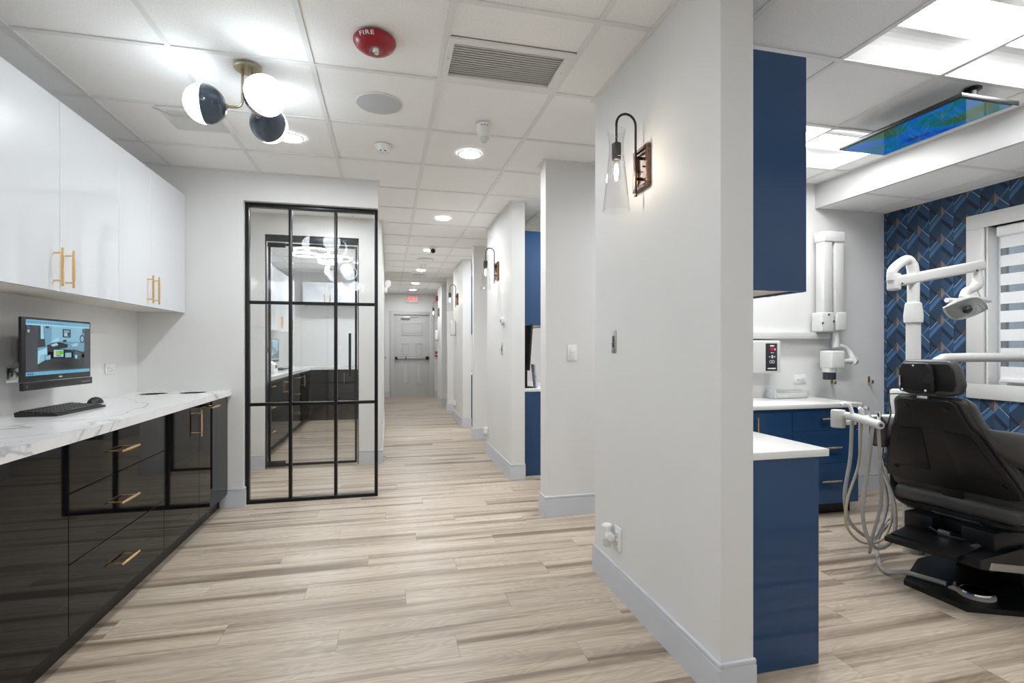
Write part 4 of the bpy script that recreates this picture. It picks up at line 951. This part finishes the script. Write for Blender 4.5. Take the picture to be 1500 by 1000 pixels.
# ring chandelier in the far room
rc_ = thing('ring_chandelier', 'chandelier of lit hoops hanging in the far cabinet room', 'chandelier', (-.9, 7.0, 2.2))
MB().lathe([(.001, H), (.09, H), (.09, H - .02), (.001, H - .022)], (-.86, 7.0, 0), n=28).build('canopy', 'silver', rc_)
for (x, y, z, rad) in [(-.93, 6.85, 2.405, .20), (-1.0, 6.75, 2.335, .145), (-.68, 7.0, 2.345, .21), (-.72, 6.9, 2.325, .13), (-.74, 6.8, 2.255, .10)]:
    rg = MB().lathe([(rad - .012, z), (rad + .012, z), (rad + .012, z + .020), (rad - .012, z + .020)], (x, y, 0), n=44, caps=False, closed=True).build('hoop', 'silver', rc_)
    MB().lathe([(rad - .011, z - .0008), (rad + .0125, z - .0008), (rad + .0135, z + .013), (rad + .0127, z + .013), (rad + .0122, z - .0002)], (x, y, 0), n=44, caps=False, closed=True).build('light_strip', 'ring', rg)
    for a in (0.4, 2.5, 4.6): MB().cyl((x + rad * math.cos(a), y + rad * math.sin(a), z + .02), (-.86 + .06 * math.cos(a), 7.0 + .06 * math.sin(a), H - .02), .0012, n=5).build('cable', 'silver', rg)

# ------------------------------------------------------------------ treatment rooms: blue cabinets behind each sconce wall
def blue_room(y0, y1, which):
    r = thing('blue_base_cabinet', 'blue gloss base cabinet %s' % which[0], 'cabinet', (1.39, (y0 + y1) / 2, 0), 'blue gloss base cabinets behind the sconce walls')
    MB().box(XW2 + .002, 1.572, y0 + .012, y1, 0.0, .775).build('body', 'blue_dark', r, 0)
    MB().box(XW2 + .002, 1.580, y0, y0 + .0118, 0.0, .782, .0012, 1).build('end_panel', 'blue_gloss', r)
    n = 2
    for k in range(n):
        a, b = y0 + .012 + (y1 - y0 - .012) * k / n, y0 + .012 + (y1 - y0 - .012) * (k + 1) / n
        d = MB().box(1.572, 1.590, a + .0015, b - .0015, .09, .772).build('door', 'blue_gloss', r, 0)
        pull_bar(d, (1.59, b - .05 if k == 0 else a + .05, .66), ZA, .16, (1, 0, 0))
    tag(MB().box(XW2 + .001, 1.615, y0 - .013, y1 + .012, .783, .811, .0025).build('countertop', 'quartz'), 'white quartz countertop %s' % which[1], 'countertop')
    u = thing('blue_wall_cabinet', 'blue gloss wall cabinet %s' % which[2], 'cabinet', (1.36, (y0 + y1) / 2, 1.40), 'blue gloss wall cabinets behind the sconce walls')
    MB().box(XW2 + .002, 1.505, y0 + .012, y1, 1.415, 2.28).build('body', 'blue_dark', u, 0)
    MB().box(XW2 + .002, 1.502, y0 + .0125, y1 - .001, 1.4075, 1.4148).build('bottom_panel', 'beige', u, 0)
    MB().box(XW2 + .002, 1.524, y0, y0 + .0118, 1.401, 2.28, .0012, 1).build('end_panel', 'blue_gloss', u)
    for k in range(n):
        a, b = y0 + .012 + (y1 - y0 - .012) * k / n, y0 + .012 + (y1 - y0 - .012) * (k + 1) / n
        d = MB().box(1.505, 1.524, a + .0015, b - .0015, 1.40, 2.28).build('door', 'blue_gloss', u, 0)
        pull_bar(d, (1.524, b - .05 if k == 0 else a + .05, 1.50), ZA, .16, (1, 0, 0))
blue_room(1.613, 2.55, ['at the near end of the nearest sconce wall', 'on the nearest blue base cabinet', 'above the nearest white quartz countertop'])
blue_room(4.615, 5.65, ['beside the second sconce wall', 'in the second treatment room, behind the rocker switch wall', 'beside the second sconce wall, over a lit gap'])
blue_room(7.725, 8.73, ['beside the third sconce wall, a thin sliver', 'in the third treatment room', 'beside the third sconce wall, a thin sliver'])
# things on the second room's counter
m3 = thing('desk_monitor', 'black monitor seen edge-on on the second treatment room counter', 'monitor', (1.33, 4.80, .811))
MB().obox((1.285, 4.80, 1.20), (.02, .40, .44), R3(0, math.radians(4), 0), .004).build('housing', 'black_plastic', m3); MB().box(1.25, 1.30, 4.77, 4.83, .82, 1.05).build('stand', 'black_plastic', m3, 0)
MB().box(1.215, 1.34, 4.69, 4.91, .811, .822, .003).build('foot', 'black_plastic', m3)
for k in range(3):
    MB_ = MB().obox((1.345 + k * .012, 4.70 + k * .03, .925), (.004, .11, .22), R3(0, math.radians(-6), 0)).build('brochure', 'paper', None, 0)
    tag(MB_, ['blue-white brochure leaning nearest the monitor edge in the second room', 'middle brochure leaning in the second treatment room', 'outermost brochure leaning in the second treatment room'][k], 'brochure', 'brochures on the second room counter')
# back counter along the partition wall
bc = thing('blue_base_cabinet', 'blue gloss drawer cabinet against the treatment room back wall with brass pulls', 'cabinet', (2.8, 3.24, 0))
MB().box(2.35, 3.283, 3.022, 3.468, .085, .768).build('body', 'blue_gloss', bc, 0)
MB().box(2.35, 3.283, 3.075, 3.468, 0, .085).build('toe_kick', 'black_carc', bc, 0)
xs0, xs1 = 2.722, 3.281
for (z0, z1, hz) in [(.607, .764, .695), (.375, .607, .49), (.090, .375, .255)]:
    f = MB().box(xs0 + .002, xs1, 3.002, 3.0218, z0 + .0015, z1 - .0015, .001, 1).build('drawer_front', 'blue_gloss', bc)
    pull_bar(f, (3.02, 3.002, hz), (1, 0, 0), .165, (0, -1, 0))
f = MB().box(2.352, xs0 - .002, 3.002, 3.0218, .092, .762, .001, 1).build('door', 'blue_gloss', bc); pull_bar(f, (2.42, 3.002, .64), ZA, .16, (0, -1, 0))
tag(MB().box(2.34, 3.30, 2.982, 3.4695, .769, .800, .0025).build('countertop', 'quartz'), 'white quartz countertop against the treatment room back wall', 'countertop')
pbx = thing('glove_box', 'clear plastic storage box on the back counter', 'box', (3.0, 3.38, .80))
MB().box(2.872, 3.18, 3.33, 3.448, .801, .862, .012).build('box', 'glass_clear', pbx)
MB().box(2.884, 3.168, 3.340, 3.438, .803, .835, .006).build('contents', 'plastic_ivory', pbx); MB().box(2.865, 2.878, 3.335, 3.443, .802, .868, .002).build('end_clip', 'plastic_grey', pbx)
# brass coat hooks
for (x, lb) in [(3.52, 'brass wall hook beneath the x-ray head'), (3.895, 'brass wall hook nearest the wallpaper')]:
    hk = thing('wall_hook', lb, 'hook', (x, 3.47, .90), 'brass wall hooks')
    MB().box(x - .010, x + .010, 3.464, 3.4695, .895, .955, .001).build('plate', 'brass', hk)
    MB().box(x - .010, x + .010, 3.435, 3.464, .897, .905, .001).box(x - .010, x + .010, 3.430, 3.436, .897, .925, .001).build('hook', 'brass', hk)
# ------------------------------------------------------------------ x-ray unit on the back wall
xr = thing('xray_unit', 'white wall-mounted dental x-ray with folded arm and head', 'x-ray unit', (3.40, 3.40, .93))
MB().box(2.40, 3.445, 3.405, 3.4695, 1.262, 1.315, .004).build('wall_rail', 'plastic_ivory', xr)
MB().box(3.325, 3.408, 3.345, 3.43, 1.44, 2.035, .010).build('inner_column', 'plastic_ivory', xr)
MB().box(3.43, 3.518, 3.345, 3.43, 1.44, 2.035, .010).build('outer_column', 'plastic_ivory', xr)
MB().box(3.318, 3.526, 3.335, 3.44, 2.025, 2.112, .014, 3).build('top_joint', 'plastic_ivory', xr)
MB().box(3.296, 3.418, 3.335, 3.445, 1.316, 1.472, .014, 3).build('elbow_cover', 'plastic_ivory', xr)
MB().box(3.438, 3.540, 3.335, 3.44, 1.325, 1.475, .014, 3).build('elbow_cover', 'plastic_ivory', xr)
for (x, z) in [(3.36, 1.452), (3.408, 1.40), (3.303, 1.385)]: MB().cyl((x, 3.336, z), (x, 3.332, z), .009, n=12).build('screw_plug', 'text_dark', xr)
MB().cyl((3.475, 3.385, 1.335), (3.475, 3.385, 1.20), .026, n=20).cyl((3.475, 3.385, 1.255), (3.475, 3.385, 1.195), .029, n=20).build('stem', 'plastic_ivory', xr)
MB().tube(smooth_path([(3.455, 3.385, 1.205), (3.55, 3.385, 1.20), (3.595, 3.37, 1.16), (3.585, 3.33, 1.095), (3.50, 3.31, 1.085), (3.40, 3.305, 1.09)], 6), .019, 12).cyl((3.56, 3.312, 1.09), (3.60, 3.325, 1.09), .032, n=20).build('yoke', 'plastic_ivory', xr)
hd = MB().box(3.293, 3.422, 3.24, 3.362, 1.030, 1.172, .016, 3).build('tube_head', 'plastic_ivory', xr)
MB().box(3.306, 3.410, 3.253, 3.350, 1.171, 1.176).build('head_cap', 'frame_grey', hd, 0)
MB().lathe([(.001, 1.034), (.050, 1.034), (.048, 1.004), (.042, 1.0)], (3.335, 3.305, 0), n=28).build('cone_base', 'plastic_ivory', hd)
MB().lathe([(.045, 1.002), (.045, .948), (.040, .945), (.001, .945)], (3.335, 3.305, 0), n=28).build('cone', 'frame_grey', hd)
# control box
cb = thing('xray_control_box', 'white wall control box with a dark keypad and red display', 'control box', (2.80, 3.43, .985))
MB().box(2.45, 2.935, 3.352, 3.4695, .997, 1.248, .014, 3).build('housing', 'plastic_ivory', cb)
kp = MB().box(2.795, 2.898, 3.3495, 3.3535, 1.016, 1.226, .004).build('keypad', 'frame_grey', cb)
MB().box(2.836, 2.867, 3.3485, 3.3496, 1.172, 1.192).build('red_display', 'led_red', kp, 0)
for (x0, x1, z0, z1) in [(2.833, 2.869, 1.202, 1.212), (2.873, 2.881, 1.172, 1.188), (2.839, 2.851, 1.152, 1.157), (2.855, 2.867, 1.152, 1.157), (2.824, 2.835, 1.120, 1.127), (2.866, 2.879, 1.120, 1.127), (2.846, 2.858, 1.112, 1.136), (2.811, 2.883, 1.030, 1.038)]: MB().box(x0, x1, 3.3487, 3.3496, z0, z1).build('printed_mark', 'text_white', kp, 0)
for x in (2.839, 2.861): MB().lathe([(.009, 0), (.012, 0), (.012, .001), (.009, .001)], (x, 3.3488, 1.085), R3(-PI / 2, 0, 0), 18, caps=False, closed=True).build('printed_ring', 'text_white', kp, 0)

# ------------------------------------------------------------------ ceiling television
tv = thing('ceiling_television', 'flat television hung face-down from the ceiling with a blue and green picture', 'television', (2.82, 2.2, 2.37))
tx0, tx1, ty0, ty1, tz = 2.636, 3.005, 1.862, 2.545, 2.378
MB().box(tx0, tx1, ty0, ty1, tz, tz + .022, .003).build('housing', 'black_plastic', tv)
MB().box(tx0 + .012, tx1 - .038, ty0 + .012, ty1 - .012, tz - .0012, tz).build('screen', 'art', tv, 0)
MB().box(tx1 - .035, tx1 - .006, ty0 + .006, ty1 - .006, tz - .003, tz + .001).build('edge_strip', 'plastic', tv, 0)  # white strip along the window-side edge of the television
MB().box(tx0 + .08, tx1 - .06, ty0 + .12, ty1 - .14, tz + .022, tz + .036, .006).build('rear_cover', 'black_plastic', tv)
MB().cyl((2.90, 2.0, tz + .03), (2.90, 2.0, H), .022, n=16).lathe([(.04, H), (.04, H - .006), (.03, H - .012), (.001, H - .013)], (2.90, 2.0, 0), n=24).build('ceiling_mount', 'black_plastic', tv)

# ------------------------------------------------------------------ dental chair (local: x forwards, y to the chair's left, z up)
ch = thing('dental_chair', 'black and charcoal dental chair seen from behind, facing the window', 'dental chair', (0, 0, 0))
def ext(pts, x_of_z, thick, name, m, parent=None, bevel=.012, seg=3, sub=0):
    """closed outline in (y, z) on a leaning back plane, given thickness forwards"""
    b = MB(); b.ringmesh([[(x_of_z(z), y, z) for (y, z) in pts], [(x_of_z(z) + thick, y, z) for (y, z) in pts]])
    bmesh.ops.recalc_face_normals(b.bm, faces=b.bm.faces)
    if bevel:
        es = [e for e in b.bm.edges if e.calc_face_angle(0) > math.radians(50)]
        bmesh.ops.bevel(b.bm, geom=es, offset=bevel, segments=seg, affect='EDGES', profile=.5)
    return b.build(name, m, parent or ch, 40)
bx_ = lambda z: -.285 + (.945 - z) * .47
def sym(half): return half + [(-y, z) for (y, z) in half[::-1]]
shell = sym([(.105, .948), (.128, .932), (.138, .88), (.155, .822), (.185, .795), (.283, .548), (.278, .515), (.225, .500)])
ext(shell, bx_, .030, 'back_shell', 'black_shell', bevel=.010)
for s in (-1, 1):     # recessed panels of the shell, as raised rims
    ps = [(s * .045, .800), (s * .150, .790), (s * .235, .590), (s * .060, .585)]
    ext(ps, lambda z: bx_(z) - .004, .006, 'shell_panel', 'black_shell', bevel=.003, seg=2)
    for (y, z) in [(.082, .905), (.225, .565)]:
        MB().cyl((bx_(z) - .001, s * y, z), (bx_(z) - .005, s * y, z - .002), .012, n=14).build('shell_screw', 'black_plastic', ch)
cush = sym([(.130, .960), (.165, .940), (.178, .86), (.215, .78), (.295, .60), (.290, .47), (.24, .415), (.15, .395)])
ext(cush, lambda z: bx_(z) + .028, .085, 'back_cushion', 'leather', bevel=.030, seg=4)
MB().tube(smooth_path([(bx_(z) + .026, y, z) for (y, z) in [(-.283, .50), (-.297, .60), (-.22, .785), (-.182, .86), (-.168, .94), (-.128, .963), (.128, .963), (.168, .94), (.182, .86), (.22, .785), (.297, .60), (.283, .50)]], 3), .0035, 6).build('cushion_piping', 'leather', ch)
# spine bracket below the shell
ext([(-.045, .52), (.045, .52), (.045, .34), (-.045, .34)], lambda z: bx_(z) + .005, .014, 'spine_bracket', 'black_shell', bevel=.003)
MB().cyl((-.02, -.10, .352), (-.02, .10, .352), .013, n=14).build('hinge_pin', 'black_plastic', ch)
MB().cyl((-.02, -.10, .352), (-.02, -.108, .352), .010, n=14).build('pin_cap', 'steel', ch)
# headrest
hx = -.292
hh_ = sym([(.095, 1.136), (.122, 1.10), (.134, 1.02), (.122, .978), (.085, .968)])
ext([(y - .012, z) for (y, z) in hh_], lambda z: hx + .006 - (z - 1.05) * .1, .075, 'headrest_cushion', 'leather', bevel=.022, seg=4)
ext([(y - .02, z) for (y, z) in sym([(.085, 1.118), (.105, 1.09), (.112, 1.02), (.10, .99)])], lambda z: hx + .0 - (z - 1.05) * .1, .012, 'headrest_back', 'black_shell', bevel=.004)
hsx = ext([(y + .016, z) for (y, z) in sym([(.055, 1.122), (.072, 1.09), (.076, 1.02), (.074, .980)])], lambda z: hx - .030 - (z - 1.05) * .1, .034, 'headrest_mount', 'black_shell', bevel=.012)
MB().cyl((hx - .030, -.040, 1.05), (hx - .040, -.045, 1.05), .022, n=16).build('adjuster_knob', 'black_plastic', hsx)
MB().box(hx - .036, hx - .029, .074, .080, 1.00, 1.06, .002).build('release_lever', 'chrome', hsx)
for (y, z) in [(.016, 1.108), (.07, .992), (-.03, .992)]: MB().cyl((hx - .031 - (z - 1.05) * .1, y, z), (hx - .035 - (z - 1.05) * .1, y, z), .005, n=10).build('screw', 'chrome', hsx)
MB().box(hx + .030, hx + .044, -.006, .040, .925, .985, .002).build('headrest_post', 'steel', ch)
# armrests: padded, splayed from the shoulders forwards
for s in (-1, 1):
    rings = []
    for k in range(11):
        tt = k / 10; x = -.235 + .47 * tt; yv = s * (.222 + .088 * min(1, tt * 4)); zt_ = .835 - .055 * tt; hv = .022 + .060 * min(1, tt * 4.5) ; hv *= (1 if tt < .93 else .8); wv = .030 + .024 * min(1, tt * 4)
        if k == 0: hv, wv = .012, .012
        rings.append([(x, yv + wv * math.copysign(abs(math.cos(a * PI / 8)) ** .7, math.cos(a * PI / 8)), zt_ - hv + hv * math.copysign(abs(math.sin(a * PI / 8)) ** .7, math.sin(a * PI / 8))) for a in range(16)])
    MB().ringmesh(rings).build('armrest', 'leather', ch, 60)
    MB().tube(smooth_path([(-.02, s * .310, .70), (.02, s * .315, .60), (.03, s * .315, .48), (.02, s * .30, .40), (-.02, s * .22, .372), (.0, s * .10, .36)], 5), .021, 8).build('armrest_bracket', 'black_shell', ch)
    MB().box(-.12, .12, s * .31 - .03, s * .31 + .03, .655, .70, .008).build('armrest_plate', 'black_shell', ch)
    MB().cyl((-.06, s * .30, .62), (-.06, s * .30, .66), .012, n=12).build('armrest_bolt', 'chrome', ch)
# seat and legrest
MB().box(-.06, .62, -.27, .27, .385, .47, .035, 4).build('seat_cushion', 'leather', ch)
MB().obox((.93, 0, .42), (.70, .44, .075), R3(0, math.radians(3), 0), .03, 4).build('legrest_cushion', 'leather', ch)
MB().box(-.03, .60, -.22, .22, .345, .385, .006).build('seat_frame', 'black_shell', ch)
MB().box(-.10, .42, -.19, -.06, .255, .345, .006).box(-.10, .42, .06, .19, .255, .345, .006).box(-.02, .42, -.06, .06, .285, .345, .004).build('lift_housing', 'black_shell', ch)
MB().tube(smooth_path([(-.12, .06, .30), (-.14, .0, .29), (-.12, -.06, .285), (-.06, -.10, .27)], 4), .004, 6).build('cable', 'frame_grey', ch)
MB().box(-.115, -.085, -.02, .03, .272, .30, .004).build('limit_switch', 'steel', ch)
MB().cyl((-.14, -.13, .268), (-.11, -.13, .268), .016, n=14).build('pivot_cap', 'steel', ch)
# tilted rear cover and sloping lift arm with a beige side panel
MB().ringmesh([[(-.315, .155, .228), (-.315, -.150, .238), (-.02, -.150, .262), (-.02, .185, .255)], [(-.315, .155, .250), (-.315, -.150, .260), (-.02, -.150, .284), (-.02, .185, .277)]]).build('rear_cover', 'black_shell', ch, 0, bevel=.004)
MB().prism([(-.27, .262), (-.27, .225), (.55, .03), (.75, .03), (.75, .09), (.52, .20), (.05, .262)], 'y', -.215, .15).build('lift_arm', 'black_shell', ch, 0, bevel=.005)
MB().prism([(-.185, .238), (-.20, .210), (.44, .070), (.48, .098)], 'y', -.222, -.2145).build('side_panel', 'stripe', ch, 0)
MB().box(-.06, -.02, -.16, -.12, .150, .175, .003).build('stop_block', 'black_plastic', ch)
MB().box(.25, .72, -.14, .14, .02, .16, .01).build('lift_base', 'black_shell', ch)
MB().prism([(-.235, -.150), (-.205, .130), (.150, .265), (1.0, .265), (1.0, -.30), (-.03, -.290)], 'z', 0, .024).build('base_plate', 'black_shell', ch, 0, bevel=.004)
ch.location = (2.745, 1.955, 0); ch.rotation_euler = (0, 0, math.radians(9))

# foot control lying on the chair's base plate
fc = thing('foot_control', 'round steel foot pedal on the chair base plate', 'foot pedal', (2.69, 1.845, .025))
MB().lathe([(.001, .0245), (.070, .0245), (.070, .034), (.001, .034)], (2.695, 1.84, 0), n=30).box(2.64, 2.69, 1.86, 1.93, .0245, .036, .004).build('base', 'stripe', fc)
MB().lathe([(.001, .0345), (.060, .0345), (.062, .040), (.060, .048), (.056, .050), (.001, .046)], (2.697, 1.842, 0), n=36).build('disc', 'chrome', fc)
MB().lathe([(.001, .0505), (.050, .0505)], (2.697, 1.842, 0), n=30).build('rubber_pad', 'black_plastic', fc)
MB().cyl((2.665, 1.915, .036), (2.665, 1.915, .060), .006, n=10).build('valve', 'brass', fc)
tubp = smooth_path([(2.652, 1.945, .037), (2.615, 2.03, .038), (2.585, 2.09, .037), (2.545, 2.15, .016), (2.575, 2.22, .012), (2.66, 2.31, .015), (2.73, 2.38, .05), (2.78, 2.40, .12), (2.86, 2.40, .18)], 6)
tag(MB().tube(tubp, .0115, 10).build('supply_hose', 'hose'), 'grey supply hose curving over the floor to the foot pedal', 'hose')

# ------------------------------------------------------------------ dental light on its post
dlt = thing('dental_light', 'white dental operating lamp on a tall post with a sprung arm', 'dental lamp', (2.955, 2.37, 0))
py_ = 2.37; q_ = 1.008
MB().cyl((2.985, py_, 0), (2.985, py_, .55), .052, n=24).build('post_base', 'stripe', dlt)
MB().cyl((2.985, py_, .50), (2.985, py_, 1.35), .036, n=24).build('lower_post', 'plastic_ivory', dlt)
MB().box(2.885, 2.945, py_ - .01, py_ + .07, .70, .95, .015).build('utility_housing', 'plastic_ivory', dlt)
MB().lathe([(.034, 1.335), (.046, 1.34), (.048, 1.38), (.040, 1.45), (.032, 1.458)], (2.985, py_, 0), n=24).build('post_collar', 'plastic_ivory', dlt)
MB().tube(smooth_path([(2.985, py_, 1.45), (2.985, py_, 1.60), (2.975, py_, 1.675), (2.945, py_, 1.705), (2.90, py_, 1.690), (2.838, py_, 1.645), (2.828, py_, 1.61), (2.828, py_, 1.58)], 5), [.030] * 11 + [.026] * 25, 14).build('swan_neck', 'plastic_ivory', dlt)
MB().obox((2.842, py_, 1.572), (.052, .06, .10), R3(0, 0, 0), .014, 3).build('arm_joint', 'plastic_ivory', dlt)
arm = MB().obox((3.17, py_ - .008, 1.632), (.69, .050, .062), R3(0, -math.radians(10.3), 0), .014, 3).build('spring_arm', 'plastic_ivory', dlt)
for x, z in [(2.862, 1.560), (3.428, 1.655)]: MB().cyl((x, py_ - .03, z), (x, py_ - .036, z), .006, n=10).build('arm_screw', 'text_dark', arm)
MB().cyl((3.468, py_ - .008, 1.675), (3.468, py_ - .008, 1.60), .022, n=16).build('drop_pin', 'plastic_ivory', dlt)
MB().tube(smooth_path([(3.47, py_ - .008, 1.62), (3.465, py_ - .008, 1.575), (3.42, py_ - .01, 1.545), (3.375, py_ - .01, 1.53), (3.352, py_ - .01, 1.49)], 5), [.030] * 8 + [.024] * 13, 12).build('yoke_knuckle', 'plastic_ivory', dlt)
MB().tube(smooth_path([(3.455, py_ - .01, 1.55), (3.48, py_ - .01, 1.51), (3.505, py_ - .01, 1.49)], 4), .004, 6).build('lamp_cable', 'plastic_grey', dlt)
MB().obox((3.43, py_ - .02, 1.483), (.185, .07, .030), R3(0, math.radians(5), 0), .013, 3).build('head_bracket', 'plastic_ivory', dlt)
MB().tube(smooth_path([(3.195, py_ - .03, 1.472), (3.26, py_ - .03, 1.472), (3.36, py_ - .02, 1.468)], 3), .014, 10).build('lamp_handle', 'plastic_ivory', dlt)
ER = R3(math.radians(-52), 0, 0); EC = Vector((3.320, py_ - .045, 1.425))
def eye(z0, top, n=18):   # lens-shaped head: outline pointed at both ends, tipped towards the chair
    rings = []
    for k in range(n + 1):
        tt = -1 + 2 * k / n; x = .166 * tt; w = max(.004, .078 * (1 - abs(tt) ** 1.8)); hgt = max(.003, (.055 if top else .026) * (1 - abs(tt) ** 1.7))
        sgn = 1 if top else -1
        rings.append([EC + ER @ Vector((x, -w * math.cos(a * PI / 8), z0 + sgn * hgt * math.sin(a * PI / 8))) for a in range(9)])
    return rings
def rim(n=24):
    up = []; dn = []
    for k in range(n + 1):
        tt = -1 + 2 * k / n; w = .078 * (1 - abs(tt) ** 1.8); up.append(EC + ER @ Vector((.168 * tt, w, -.001))); dn.append(EC + ER @ Vector((.168 * tt, -w, -.001)))
    return up + dn[::-1][1:-1]
MB().ringmesh(eye(.001, True), True, True).build('lamp_head', 'plastic_ivory', dlt, 50)
MB().tube(rim(), .0055, 8, closed=True).build('lamp_rim', 'plastic_ivory', dlt, 50)
MB().ringmesh(eye(-.001, False), True, True).build('lamp_lens', 'glass_clear', dlt, 50)
MB().lathe([(.001, -.024), (.020, -.022), (.026, -.006), (.020, .0)], EC + ER @ Vector((.0, .0, -.004)), ER, 18).build('bulb_shield', 'frame_grey', dlt)
# delivery arm
da = thing('delivery_arm', 'white tubular swing arm running right from behind the headrest', 'swing arm', (3.0, 2.30, .80))
MB().tube(smooth_path([(2.99, 2.28, .80), (2.99, 2.28, .98), (3.01, 2.28, 1.08), (3.06, 2.27, 1.125), (3.14, 2.25, 1.135), (3.60, 2.13, 1.138), (3.90, 2.06, 1.138)], 6), .026, 14).build('tube', 'plastic_ivory', da)
MB().lathe([(.040, .78), (.040, .86), (.030, .87)], (2.99, 2.28, 0), n=22).build('swivel_base', 'plastic_ivory', da)
MB().cyl((3.90, 2.06, 1.17), (3.90, 2.06, 1.06), .034, n=20).build('end_joint', 'plastic_ivory', da)
# assistant's instrument holder with hanging hoses
ih = thing('instrument_holder', 'white instrument holder arm with hanging grey hoses left of the chair', 'instrument holder', (2.45, 2.25, .1))
MB().tube([(2.90, 2.345, .793), (2.455, 2.345, .793)], .019, 12).build('support_arm', 'plastic_ivory', ih)
MB().lathe([(.034, .755), (.036, .76), (.036, .842), (.033, .850), (.001, .852)], (2.405, 2.325, 0), n=26).build('pivot_housing', 'plastic_ivory', ih)
MB().tube(smooth_path([(2.41, 2.31, .818), (2.425, 2.27, .822), (2.405, 2.16, .815), (2.372, 2.045, .807)], 5), [.022] * 15 + [.019], 14).build('holder_bar', 'plastic_ivory', ih)
MB().cyl((2.3725, 2.0455, .807), (2.371, 2.041, .807), .009, n=12).build('end_plug', 'text_dark', ih)
MB().box(2.42, 2.52, 2.315, 2.335, .765, .79, .004).build('bracket', 'plastic_ivory', ih)
MB().tube(smooth_path([(2.42, 2.245, .82), (2.412, 2.25, .86), (2.402, 2.255, .885), (2.375, 2.262, .893), (2.36, 2.265, .885)], 4), .010, 10).build('suction_valve', 'plastic', ih)
MB().tube(smooth_path([(2.435, 2.20, .82), (2.428, 2.20, .86), (2.415, 2.205, .875)], 4), .009, 10).build('saliva_valve', 'plastic', ih)
MB().tube(smooth_path([(2.45, 2.15, .80), (2.43, 2.16, .85), (2.415, 2.165, .885)], 4), .005, 8).lathe([(.010, .868), (.013, .878), (.010, .888), (.001, .89)], (2.418, 2.165, 0), n=12).build('syringe', 'steel', ih)
MB().tube(smooth_path([(2.405, 2.085, .81), (2.41, 2.087, .85), (2.408, 2.09, .870)], 4), [.008, .008, .008, .008, .010, .010, .010, .010, .008], 8).build('handpiece', 'chrome', ih)
hs = [[(2.412, 2.245, .80), (2.400, 2.245, .60), (2.37, 2.25, .40), (2.41, 2.25, .25), (2.56, 2.25, .165), (2.66, 2.26, .32), (2.68, 2.30, .48), (2.70, 2.34, .56)],
      [(2.425, 2.20, .80), (2.405, 2.20, .58), (2.335, 2.20, .40), (2.33, 2.20, .26), (2.43, 2.20, .165), (2.58, 2.21, .17), (2.68, 2.24, .30), (2.72, 2.30, .44), (2.74, 2.34, .52)],
      [(2.435, 2.145, .79), (2.40, 2.14, .58), (2.365, 2.14, .36), (2.40, 2.14, .21), (2.48, 2.145, .15), (2.59, 2.16, .20), (2.64, 2.20, .36), (2.68, 2.30, .50)],
      [(2.402, 2.085, .795), (2.42, 2.09, .60), (2.46, 2.12, .40), (2.455, 2.16, .22), (2.50, 2.22, .10), (2.60, 2.30, .09), (2.72, 2.35, .16), (2.82, 2.37, .22)]]
for k, p in enumerate(hs):
    MB().tube(smooth_path(p, 7), [.0095, .0065, .0095, .008][k], 8).build('hose', ['hose', 'hose_tan', 'hose', 'hose'][k], ih)
